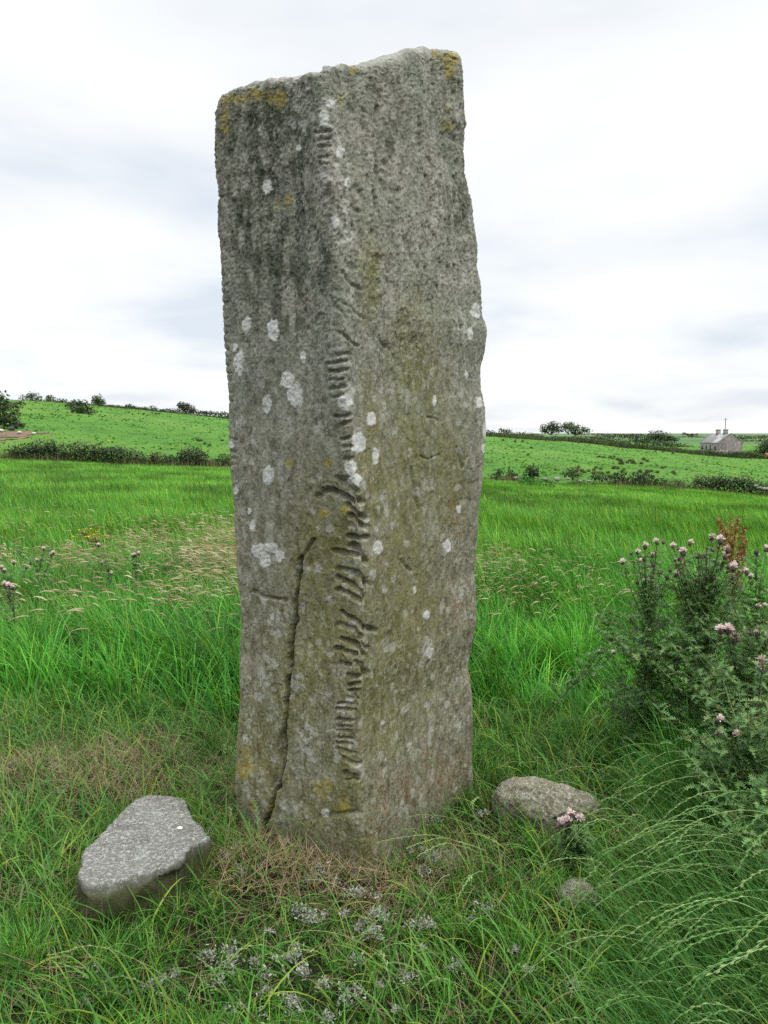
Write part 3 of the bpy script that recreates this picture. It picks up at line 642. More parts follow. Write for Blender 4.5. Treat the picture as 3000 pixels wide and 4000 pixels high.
# small white snail-like pebble on the slab
def pebble(px, py, z, r, col, name, label, cat, sq=(1, .7, .4), mat=None):
    g = Geo(); V, F_ = ICO2; d = 1 + 0.18 * fbm(V * 1.7 + px, 2, 3)[:, None]
    c = on_z(px, py, z); g.add(V * d * r * np.array(sq), tris=F_, col=col)
    o = g.build(name, mat or M_PLAIN, smooth=True); o.location = tuple(c); return tag(o, label, cat)
pebble(703, 3234, 0.147, 0.011, (0.8, 0.78, 0.74), 'shell', 'tiny white shell lying on the flat grey slab', 'shell')
def boulder(name, poly, Y, mat, label, cat, seed, sub=0.0, dep=0.8):
    poly = np.array(poly, float); cx, cy = (poly.min(0) + poly.max(0)) / 2
    V, F_ = ICO5 if (poly[:, 0].max() - poly[:, 0].min()) > 250 else ICO4
    th = np.arctan2(-(poly[:, 1] - cy), poly[:, 0] - cx); rr = np.hypot(poly[:, 0] - cx, poly[:, 1] - cy); o = np.argsort(th)
    ang = np.arctan2(V[:, 2], V[:, 0]); rad = np.interp(ang, np.concatenate([th[o] - 2 * np.pi, th[o], th[o] + 2 * np.pi]), np.tile(rr[o], 3))
    rh = np.hypot(V[:, 0], V[:, 2])
    sc = Y / F_PX * 1.08
    W = np.stack([V[:, 0] * rad, V[:, 1] * rad.mean() * dep, V[:, 2] * rad], -1) * sc
    nrm = V
    d = fbm(V * 1.6 + seed, 3, seed) * 0.05 + fbm(V * 5 + seed, 4, seed + 1) * 0.028 + fbm(V * 18, 3, seed + 2) * 0.010
    q = fbm(V * 2.2 + seed, 2, seed + 4); d += (np.round(q * 3) / 3 - q) * 0.05
    W += nrm * d[:, None] * (poly[:, 0].max() - cx) * sc * 1.6
    c = at(cx, cy, Y); topn = sstep(-0.15, 0.35, V[:, 2] + 0.4 * fbm(V * 3, 3, seed + 7))
    g = Geo(); g.add(W, tris=F_); ob = g.build(name, mat, smooth=True, attrs={'topside': topn}); ob.location = tuple(c)
    return tag(ob, label, cat)
M_BOULD = rock_material('boulder_rock', (0.115, 0.104, 0.066), (0.19, 0.172, 0.115), (0.36, 0.36, 0.32), (0.055, 0.058, 0.02))
z7 = lambda *p: [(1200 + .7233 * x, 2900 + .7233 * y) for x, y in p]
boulder('boulder', z7((1010, 345), (1035, 262), (1110, 222), (1220, 212), (1345, 232), (1475, 275), (1560, 318), (1605, 372), (1595, 445), (1420, 515), (1250, 545), (1100, 515), (1025, 445)), 3.38, M_BOULD,
        'brown lichen flecked boulder in the grass right of the standing stone', 'boulder', 7)
boulder('boulder', z7((1350, 850), (1375, 790), (1430, 748), (1500, 755), (1560, 800), (1590, 860), (1580, 960), (1500, 990), (1400, 980), (1360, 930)), 2.76, M_BOULD,
        'small rounded mossy stone half sunk in the grass at lower right', 'boulder', 13)
boulder('boulder', z7((600, 700), (630, 610), (690, 565), (760, 560), (830, 600), (860, 660), (850, 760), (760, 800), (650, 780)), 3.06, M_BOULD,
        'stone almost buried under grass beside the right foot of the standing stone', 'boulder', 17)

# ------------------------------------------------------------------ meadow grass (uncountable: a few objects of kind stuff)
def scatter(n, y0, y1, spread=1.12, p=1.0):
    """uniform over the wedge the photograph and its neighbours look into"""
    u = rng.random(n); Y = np.sqrt(y0 ** 2 + u * (y1 ** 2 - y0 ** 2)) if p == 1 else np.exp(np.log(y0) + u * np.log(y1 / y0))
    X = rng.uniform(-0.5, 0.5, n) * (Y * spread + 0.35)
    return X, Y
SLAB_W = np.array([on_z(x, y, z)[:2] for (x, y), z in zip(SLAB_PX, SLAB_Z)])
STONE_W = np.array([on_z(950, 3240)[:2], on_z(1437, 3430)[:2], on_z(1850, 3095)[:2], on_z(950, 3240)[:2] + on_z(1850, 3095)[:2] - on_z(1437, 3430)[:2]])
def free(X, Y, m=1.0):
    c = STONE_W.mean(0); S = c + (STONE_W - c) * m; ok = ~inside_poly(X, Y, S)
    c = SLAB_W.mean(0); S = c + (SLAB_W - c) * 1.02; ok &= ~inside_poly(X, Y, S)
    for (bx, by, r) in ((2130, 3200, .15), (2180, 3230, .12), (2262, 3500, .04)):
        b = on_z(bx, by); ok &= np.hypot(X - b[0], (Y - b[1]) / 1.2) > r
    return ok
def tallness(X, Y):
    """0 trampled turf round the stone .. 1 uncut meadow"""
    left = sstep(4.05, 4.6, Y + 0.25 * n2(X, Y, 1.2, 41) + 0.25 * X)
    mid = sstep(4.3, 4.9, Y + 0.3 * n2(X, Y, 1.3, 43))
    t = np.where(X < -0.3, left, mid)
    rt = sstep(-.08, .14, X - .345 * Y + 0.10 * n2(X, Y, 2, 45)) * sstep(1.2, 1.7, Y)
    return np.clip(np.maximum(t, rt), 0, 1)
def greens(n, X, Y, lo, hi, seed, yellow=0.12):
    f = np.clip(0.5 + 0.45 * n2(X, Y, 0.8, seed, 4) + rng.normal(0, 0.3, n), 0, 1)[:, None]
    c = np.array(lo) * (1 - f) + np.array(hi) * f
    yl = (rng.random(n) < yellow)[:, None]; c = np.where(yl, c * np.array([1.9, 1.15, 1.0]) + np.array([.02, .01, .0]), c)
    return c
def wind(n, X, Y, seed, base=math.pi, amp=1.0, jit=0.6):
    return base + amp * n2(X, Y, 0.55, seed, 3) * 1.6 + rng.normal(0, jit, n)

LO, HI = (0.014, 0.085, 0.011), (0.082, 0.29, 0.028)
def build_meadow():
    g = Geo()
    # tall grass close by
    cxx, cyy = scatter(1150, 3.3, 9.6); ci = rng.integers(0, len(cxx), 100000); cr = rng.uniform(.04, .15, len(cxx))
    X = cxx[ci] + rng.normal(0, 1, len(ci)) * cr[ci]; Y = cyy[ci] + rng.normal(0, 1, len(ci)) * cr[ci]
    cl_az, cl_h, cl_f = rng.normal(0, .9, len(cxx)), rng.uniform(.55, 1.4, len(cxx)), np.clip(rng.normal(0, .28, len(cxx)), -.5, .6); t = tallness(X, Y); k = (rng.random(len(X)) < t) & free(X, Y, 1.1); X, Y, t, ci = X[k], Y[k], t[k], ci[k]; n = len(X)
    patch = np.clip(0.5 + 0.9 * n2(X, Y, 0.9, 55, 3), 0, 1)
    h = (0.27 + 0.24 * patch) * rng.uniform(0.5, 1.2, n) * (0.6 + 0.4 * t) * cl_h[ci]
    ox, oy = X - cxx[ci], Y - cyy[ci]; rr_ = np.clip(np.hypot(ox, oy) / cr[ci], 0, 2)
    lean = np.clip(0.25 + 0.5 * patch + .35 * rr_ + rng.normal(0, .22, n), 0.05, 1.5); wz = wind(n, X, Y, 61, 2.6, 1.3, .6); fa = np.arctan2(oy, ox)
    faz = np.arctan2(.8 * np.sin(wz) + rr_ * .8 * np.sin(fa), .8 * np.cos(wz) + rr_ * .8 * np.cos(fa))
    blades(g, np.stack([X, Y, zfun(X, Y)], -1), h, rng.uniform(.0045, .0125, n), faz, lean, greens(n, X, Y, LO, HI, 63) * (1 + cl_f[ci])[:, None], 4, rng.uniform(0, 1.2, n))
    # middle distance
    cxx, cyy = scatter(9000, 8.7, 22.2); ci = rng.integers(0, len(cxx), 110000); cr = rng.uniform(.05, .2, len(cxx)); cl_f = np.clip(rng.normal(0, .28, len(cxx)), -.5, .6); cl_h = rng.uniform(.65, 1.3, len(cxx))
    X = cxx[ci] + rng.normal(0, 1, len(ci)) * cr[ci]; Y = cyy[ci] + rng.normal(0, 1, len(ci)) * cr[ci]; n = len(X); patch = np.clip(0.5 + 0.9 * n2(X, Y, 0.5, 57, 3), 0, 1)
    h = (0.24 + 0.16 * patch) * rng.uniform(.65, 1.25, n) * cl_h[ci]; lean = np.clip(0.3 + 0.45 * patch + rng.normal(0, .22, n), .05, 1.2)
    blades(g, np.stack([X, Y, zfun(X, Y)], -1), h, rng.uniform(.009, .019, n), wind(n, X, Y, 67, 2.9, 1.2, .7), lean, greens(n, X, Y, (.033, .13, .016), (.122, .325, .038), 69, .14) * (1 + cl_f[ci])[:, None], 3, rng.uniform(0, 1.0, n))
    # to the hedge
    X, Y = scatter(150000, 20, 61, 1.15); n = len(X); patch = np.clip(0.5 + 0.9 * n2(X, Y, 0.22, 71, 3), 0, 1)
    h = (0.27 + 0.10 * patch) * rng.uniform(.7, 1.2, n); lean = np.clip(0.3 + 0.4 * patch + rng.normal(0, .2, n), .05, 1.1)
    blades(g, np.stack([X, Y, zfun(X, Y)], -1), h, rng.uniform(.020, .034, n), wind(n, X, Y, 73, 2.9, 1.0, .6), lean, greens(n, X * .4, Y * .4, (.042, .155, .019), (.135, .325, .044), 75, .14) * (1 + np.clip(1.3 * n2(X, Y * .5, .7, 76, 3), -.45, .5))[:, None], 2, rng.uniform(0, .8, n))
    tag(g.build('meadow_grass', M_GRASS), 'tall bright green meadow grass bent by the wind', 'grass', kind='stuff')
    # trampled turf about the stone
    g = Geo()
    cxx, cyy = scatter(6500, 1.1, 5.4, 1.08); ci = rng.integers(0, len(cxx), 210000); cr = rng.uniform(.012, .05, len(cxx)); ta = rng.uniform(0, 6.28, len(cxx)); tf = np.clip(rng.normal(0, .3, len(cxx)), -.5, .6); th_ = rng.uniform(.6, 1.5, len(cxx))
    X = cxx[ci] + rng.normal(0, 1, len(ci)) * cr[ci]; Y = cyy[ci] + rng.normal(0, 1, len(ci)) * cr[ci]; t = tallness(X, Y)
    bare = sstep(0.42, 0.15, np.hypot((X + 0.18) / 1.15, (Y - 2.78) / 0.55))          # worn earth under the front arris
    dens = np.clip(1 - t, 0, 1) * (1 - 0.93 * bare) * np.clip(1 - .8 * bare_mask(X, Y), .08, 1) * (0.55 + 0.45 * sstep(-.25, .2, n2(X, Y, 3.5, 77, 3)))
    k = (rng.random(len(X)) < dens) & free(X, Y, 1.10); X, Y, ci = X[k], Y[k], ci[k]; n = len(X)
    h = rng.uniform(.035, .13, n) * th_[ci] * (0.6 + 0.7 * sstep(-.2, .3, n2(X, Y, 2.2, 79)))
    lean = np.clip(rng.normal(1.1, .35, n), .15, 1.65)
    blades(g, np.stack([X, Y, zfun(X, Y)], -1), h, rng.uniform(.0020, .0062, n), ta[ci] + rng.normal(0, .8, n), lean, greens(n, X, Y, (.016, .075, .011), (.098, .265, .030), 83, .16) * (1 + tf[ci])[:, None], 4, rng.uniform(-.3, .9, n), kink=.5)
    # long blades straggling over it
    X, Y = scatter(7500, 1.2, 4.8, 1.05); k = (tallness(X, Y) < .6) & free(X, Y, 1.16); X, Y = X[k], Y[k]; n = len(X)
    blades(g, np.stack([X, Y, zfun(X, Y)], -1), rng.uniform(.10, .30, n), rng.uniform(.0035, .0095, n), wind(n, X, Y, 85, 2.4, 1.8, 1.2), np.clip(rng.normal(1.15, .25, n), .5, 1.6), greens(n, X, Y, (.026, .10, .016), (.11, .25, .045), 87, .2), 6, rng.uniform(.2, 1.3, n), kink=.5)
    # skirt of blades against the foot of the stones
    pts = []
    for poly, m, cnt in ((SLAB_W, 1.05, 500), (STONE_W, 1.06, 170)):
        c = poly.mean(0); pl = c + (poly - c) * m; cl = np.concatenate([pl, pl[:1]])
        sg = np.linalg.norm(np.diff(cl, axis=0), axis=1); tt = np.concatenate([[0], np.cumsum(sg)]); u = rng.random(cnt) * tt[-1]
        pts.append(np.stack([np.interp(u, tt, cl[:, 0]), np.interp(u, tt, cl[:, 1])], -1) + rng.normal(0, .02, (cnt, 2)))
    pts = np.concatenate(pts); n = len(pts)
    blades(g, np.stack([pts[:, 0], pts[:, 1], 0 * pts[:, 0]], -1), rng.uniform(.06, .2, n), rng.uniform(.002, .005, n), rng.uniform(0, 6.28, n), rng.uniform(.2, 1.0, n), greens(n, pts[:, 0], pts[:, 1], (.03, .10, .014), (.09, .22, .03), 89, .3), 4, rng.uniform(0, .8, n))
    tag(g.build('trampled_grass', M_GRASS), 'short trampled grass around the foot of the standing stone', 'grass', kind='stuff')
    # dead straw and hay
    g = Geo()
    X, Y = scatter(95000, 1.2, 5.2, 1.05)
    hay = 0.13 + 1.3 * bare_mask(X, Y)
    k = (rng.random(len(X)) < hay * (1 - .8 * tallness(X, Y))) & free(X, Y, 1.07); X, Y = X[k], Y[k]; n = len(X)
    f = rng.random((n, 1)); pk = bare_mask(X, Y)[:, None]
    col = (np.array([.13, .095, .05]) * (1 - f) + np.array([.36, .28, .165]) * f) * (0.75 + .25 * pk)
    blades(g, np.stack([X, Y, zfun(X, Y) + rng.uniform(0, .03, n) + 0.05 * pk[:, 0] * rng.random(n)], -1), rng.uniform(.04, .16, n), rng.uniform(.0016, .0038, n), rng.uniform(0, 6.28, n), np.clip(rng.normal(1.25, .3, n), .3, 1.7), col, 3, rng.uniform(-.4, .5, n), kink=.8)
    tag(g.build('dead_grass', M_DRY), 'brown dead grass and hay scattered around the foot of the stone', 'dead grass', kind='stuff')
def bare_mask(X, Y):
    m = 1.1 * np.exp(-(((X + .22) / .48) ** 2 + ((Y - 2.88) / .24) ** 2))                       # under the left face
    m = np.maximum(m, .85 * np.exp(-(((X - .22) / .20) ** 2 + ((Y - 2.98) / .16) ** 2)))   # right foot
    m = np.maximum(m, 1.0 * np.exp(-(((X + 1.25) / .65) ** 2 + ((Y - 3.75) / .36) ** 2)))  # behind the slab
    m = np.maximum(m, .6 * np.exp(-(((X + .62) / .18) ** 2 + ((Y - 3.5) / .3) ** 2)))
    m = np.maximum(m, .5 * np.exp(-(((X + 1.0) / .14) ** 2 + ((Y - 2.25) / .12) ** 2)))
    return m * (0.6 + .6 * sstep(-.3, .3, n2(X, Y, 5, 99)))
build_meadow()

def build_seedheads():
    """soft tan plumes nodding to the left on thin stalks"""
    g = Geo()
    def put(X, Y, hmin, hmax, wd, size, cols, segs=6):
        n = len(X)
        if not n: return
        h = rng.uniform(hmin, hmax, n); az = wind(n, X, Y, 111, math.pi, .5, .35); lean = np.clip(rng.normal(.62, .16, n), .2, 1.1)
        f = rng.random((n, 1)); c = np.array(cols[0]) * (1 - f) + np.array(cols[1]) * f
        P = np.stack([X, Y, zfun(X, Y)], -1); st0 = rng.bit_generator.state
        ctr = blades(g, P, h, wd, az, lean, c * np.array([.8, .95, .75]), segs, .9)
        # plume along the last part of the stalk
        tip, pre = ctr[:, -1], ctr[:, -2]; d = tip - pre; d /= np.linalg.norm(d, axis=1, keepdims=True)
        L = size * rng.uniform(.7, 1.3, n)
        s = np.linspace(0, 1, 6); prof = np.array([.25, .85, 1.0, .8, .5, .08])
        down = np.array([0, 0, -1.0])
        axis = tip[:, None] - d[:, None] * (L * .25)[:, None, None] + d[:, None] * (s[None] * L[:, None])[..., None] + down * ((s ** 2)[None] * L[:, None] * .45)[..., None]
        for kx in range(2):
            side = np.cross(d, rng.normal(0, 1, (n, 3))); side /= np.linalg.norm(side, axis=1, keepdims=True) + 1e-9
            W = (L * .038)[:, None] * prof[None]
            V = np.stack([axis - side[:, None] * W[..., None], axis + side[:, None] * W[..., None]], 2).reshape(n, 12, 3)
            b = (np.arange(n) * 12)[:, None]; q = np.concatenate([b + np.array([[2 * i, 2 * i + 1, 2 * i + 3, 2 * i + 2]]) for i in range(5)])
            g.add(V.reshape(-1, 3), quads=q, col=np.repeat(c, 12, 0))
    tan = ((.26, .22, .12), (.48, .415, .275))
    # left band in drifts
    n = 46000; X = rng.uniform(-7.5, -0.2, n); Y = rng.uniform(5.5, 15, n)
    dens = np.exp(-((Y - 9.0 - 0.25 * X) / 1.6) ** 2) * sstep(-.25, .25, n2(X, Y, .8, 113)) + .012 + .25 * np.exp(-((Y - 11.5) / 2.2) ** 2) * sstep(-4, -1, X)
    k = rng.random(n) < dens * .8; put(X[k], Y[k], .36, .62, .0035, .125, tan)
    # thinner drift on the right
    n = 9000; X = rng.uniform(.6, 3.0, n); Y = rng.uniform(6.0, 11, n)
    dens = np.exp(-(((X - 1.4) / .75) ** 2 + ((Y - 7.8) / 1.3) ** 2)) * .20 + .012
    k = rng.random(n) < dens; put(X[k], Y[k], .36, .58, .003, .095, tan)
    # scattered beyond, pale brown blur
    X, Y = scatter(9000, 12, 58, 1.15); k = rng.random(len(X)) < .18 * sstep(.0, .4, n2(X, Y, .25, 117)) + .03
    put(X[k], Y[k], .34, .5, .012, .14, ((.16, .17, .06), (.30, .26, .12)), 4)
    tag(g.build('seeding_grass', M_DRY), 'tan feathery seed heads of grass leaning to the left', 'grass', kind='stuff')
build_seedheads()

def build_ryegrass():
    """long stalks arching in from the right edge, alternate spikelets"""
    g = Geo()
    def stalk(P, tip, arch, col, sp=True, w=.0016, nsp=16):
        P, tip = np.array(P, float), np.array(tip, float)
        mid = (P + tip) / 2 + np.array([0, 0, arch]); t = np.linspace(0, 1, 22)[:, None]
        pts = (1 - t) ** 2 * P + 2 * t * (1 - t) * mid + t ** 2 * tip
        pts += np.stack([fbm(np.stack([t[:, 0] * 3 + P[0] * 9, 0 * t[:, 0], 0 * t[:, 0] + i], -1), 2, 5) for i in range(3)], -1) * .012
        tube(g, pts, np.linspace(w, w * .6, 22), col, 4)
        if not sp: return
        for i, u in enumerate(np.linspace(.45, 1.0, nsp)):
            k = u * 21; a = int(min(k, 20)); p = pts[a] + (pts[a + 1] - pts[a]) * (k - a); d = pts[min(a + 1, 21)] - pts[a]; d /= np.linalg.norm(d)
            sd_ = np.cross(d, np.array([0, .5, 1.0])); sd_ /= np.linalg.norm(sd_); sd_ *= (1 if i % 2 else -1)
            L = .017 * random.uniform(.8, 1.2); o = np.cross(d, sd_)
            e = p + d * L + sd_ * L * .42; m_ = p + d * L * .5 + sd_ * L * .36
            V = [p, m_ + o * .0022, e, m_ - o * .0022, p + d * L * .45 + sd_ * L * .02]
            g.add(V, tris=[(0, 1, 2), (0, 2, 3), (0, 4, 1), (4, 2, 1)], col=col)
    pale = np.array([.24, .32, .13]); grn = np.array([.10, .22, .055])
    def px3(px, py, Y): return at(px, py, Y)
    Z = lambda x, y: (2200 + .4972 * x, 2900 + .4972 * y)
    seen = [((1110, 120), (540, 450), 2.95), ((1180, 130), (600, 300), 2.95), ((1130, 310), (580, 770), 2.75), ((1140, 345), (790, 600), 2.75), ((1100, 495), (230, 950), 2.6), ((1110, 520), (300, 885), 2.6),
            ((1140, 575), (345, 1030), 2.55), ((1120, 600), (530, 770), 2.55), ((1200, 700), (560, 1100), 2.4), ((1310, 300), (980, 580), 2.5), ((1300, 330), (680, 860), 2.5), ((1380, 370), (1415, 710), 2.4), ((1480, 560), (1370, 1000), 2.3),
            ((1609, 920), (1385, 1130), 2.0), ((1609, 1010), (900, 1400), 2.0), ((1400, 1190), (590, 1560), 2.0), ((1350, 1130), (520, 1500), 2.05), ((1440, 1330), (700, 1680), 1.95), ((1609, 1200), (1355, 1620), 1.9), ((1609, 1360), (1420, 1700), 1.8),
            ((1300, 1500), (830, 1700), 1.9), ((1609, 1500), (1200, 1800), 1.75), ((1450, 1700), (960, 1900), 1.75), ((900, 900), (200, 1330), 2.3), ((1000, 800), (330, 1230), 2.4), ((820, 640), (890, 800), 2.6)]
    for (a, b, Y) in seen:
        P0 = px3(*Z(*a), Y); tp = px3(*Z(*b), Y - .08); root = P0 + np.array([.22 + .15 * random.random(), .12, -.25])
        f = random.random(); stalk(root, tp, .20 + .08 * random.random(), pale * f + grn * (1 - f))
    for i in range(150):
        y = random.uniform(1.45, 3.3); x = .345 * y + random.uniform(.0, .6); L = random.uniform(.35, .7)
        tip = np.array([x - L * random.uniform(.55, .95), y - random.uniform(-.1, .25), random.uniform(.05, .28)])
        f = random.random(); stalk((x, y, 0), tip, random.uniform(.25, .5), pale * f * .9 + grn * (1 - f * .9), random.random() < .75, .0013)
    # right foot of the standing stone, and strays on the left
    zz = lambda x, y: (1200 + .7233 * x, 2900 + .7233 * y)
    for (a, b, Y) in [((900, 420), (405, 530), 2.75), ((880, 420), (560, 560), 2.75), ((860, 430), (620, 600), 2.7), ((890, 330), (660, 80), 3.0), ((690, 530), (570, 1000), 2.45), ((880, 520), (820, 840), 2.5), ((900, 200), (890, 340), 3.1)]:
        P0 = px3(*zz(*a), Y); tp = px3(*zz(*b), Y - .05); stalk(P0 + np.array([.05, .03, -.12]), tp, .06, pale, True, .0013, 13)
    for i in range(130):
        x = random.uniform(-1.9, 1.0); y = random.uniform(1.6, 4.6)
        if not free(np.array([x]), np.array([y]), 1.05)[0]: continue
        L = random.uniform(.2, .45); a = random.uniform(1.6, 4.2)
        f = random.random(); stalk((x, y, 0), (x + L * math.cos(a), y + L * math.sin(a) * .6, random.uniform(.05, .25)), random.uniform(.08, .25), pale * f + grn * (1 - f), random.random() < .6, .0011, 12)
    # dense blades of that clump
    n = 11000; X = rng.uniform(.5, 1.7, n); Y = rng.uniform(1.3, 3.6, n); k = rng.random(n) < tallness(X, Y); X, Y = X[k], Y[k]; n = len(X)
    blades(g, np.stack([X, Y, zfun(X, Y)], -1), rng.uniform(.22, .55, n), rng.uniform(.0022, .006, n), wind(n, X, Y, 131, 3.2, .6, .6), np.clip(rng.normal(.8, .25, n), .1, 1.4), greens(n, X, Y, (.020, .085, .016), (.085, .22, .045), 133, .1), 6, rng.uniform(.2, 1.3, n))
    tag(g.build('ryegrass', M_GRASS), 'long ryegrass stalks with spikelets arching in from the right', 'grass', kind='stuff')
build_ryegrass()

def build_litter():
    """grey beard lichen fallen from the stone, in curly tufts"""
    g = Geo()
    spots = []
    for (px, py, sx, sy, n) in ((1450, 3560, 120, 60, 46), (1430, 3650, 60, 40, 16), (1380, 3490, 60, 25, 16), (1640, 3620, 70, 50, 18), (1230, 3560, 120, 60, 24), (1080, 3750, 220, 90, 70), (900, 3850, 250, 100, 46), (1450, 3800, 200, 120, 34),
                                (350, 3880, 120, 60, 26), (1650, 3350, 90, 60, 24), (1000, 3350, 120, 50, 26), (800, 3240, 50, 50, 16), (1230, 3420, 130, 40, 20), (1900, 3780, 200, 120, 16), (2280, 3860, 30, 20, 7), (1330, 3950, 250, 60, 24),
                                (560, 3780, 180, 80, 20), (240, 3060, 60, 30, 8), (1960, 3570, 90, 40, 10), (1700, 3180, 70, 40, 10), (1120, 3290, 60, 30, 12), (1880, 3200, 40, 80, 8)):
        for _ in range(int(n * .20 + .5)): spots.append(on_z(random.gauss(px, sx * .6), random.gauss(py, sy * .6), .04))
    for c in spots:
        if not free(np.array([c[0]]), np.array([c[1]]), 1.02)[0]: continue
        big = random.random() ** 1.8; n = int(22 + 60 * big); r = .007 + .011 * big
        P = c + rng.normal(0, 1, (n, 3)) * np.array([r, r, r * .6]); f = rng.random((n, 1))
        col = np.array([.12, .125, .095]) * (1 - f) + np.array([.34, .355, .30]) * f
        blades(g, P, rng.uniform(.007, .020, n), rng.uniform(.004, .0085, n), rng.uniform(0, 6.28, n), rng.uniform(.3, 2.0, n), col, 4, rng.uniform(-2.5, 2.5, n))
    tag(g.build('lichen_litter', M_LITTER), 'pale grey tufts of fallen lichen strewn over the trampled grass', 'lichen', kind='stuff')
build_litter()

def build_pasture():
    g = Geo(); n = 28000
    a = rng.uniform(-.6, .6, n); Y = np.exp(rng.uniform(np.log(61), np.log(245), n)); X = a * Y
    k = rng.random(n) < .25 + .75 * sstep(0, .5, n2(X * .6, Y * .25, .5, 141, 4)); X, Y = X[k], Y[k]; n = len(X)
    f = rng.random((n, 1)); col = np.array([.034, .12, .014]) * (1 - f) + np.array([.080, .20, .02]) * f
    k2 = (rng.random(n) < .012)[:, None]; col = np.where(k2, np.array([.40, .34, .03]), col)
    blades(g, np.stack([X, Y, zfun(X, Y) - .03], -1), rng.uniform(.10, .26, n) * (Y / 100) ** .35, rng.uniform(.15, .5, n) * (Y / 100) ** .5, rng.uniform(0, 6.28, n), rng.uniform(1.0, 1.4, n), col, 2)
    tag(g.build('pasture_grass', M_GRASS), 'grazed grass and tussocks on the hillside behind the hedge', 'grass', kind='stuff')
build_pasture()

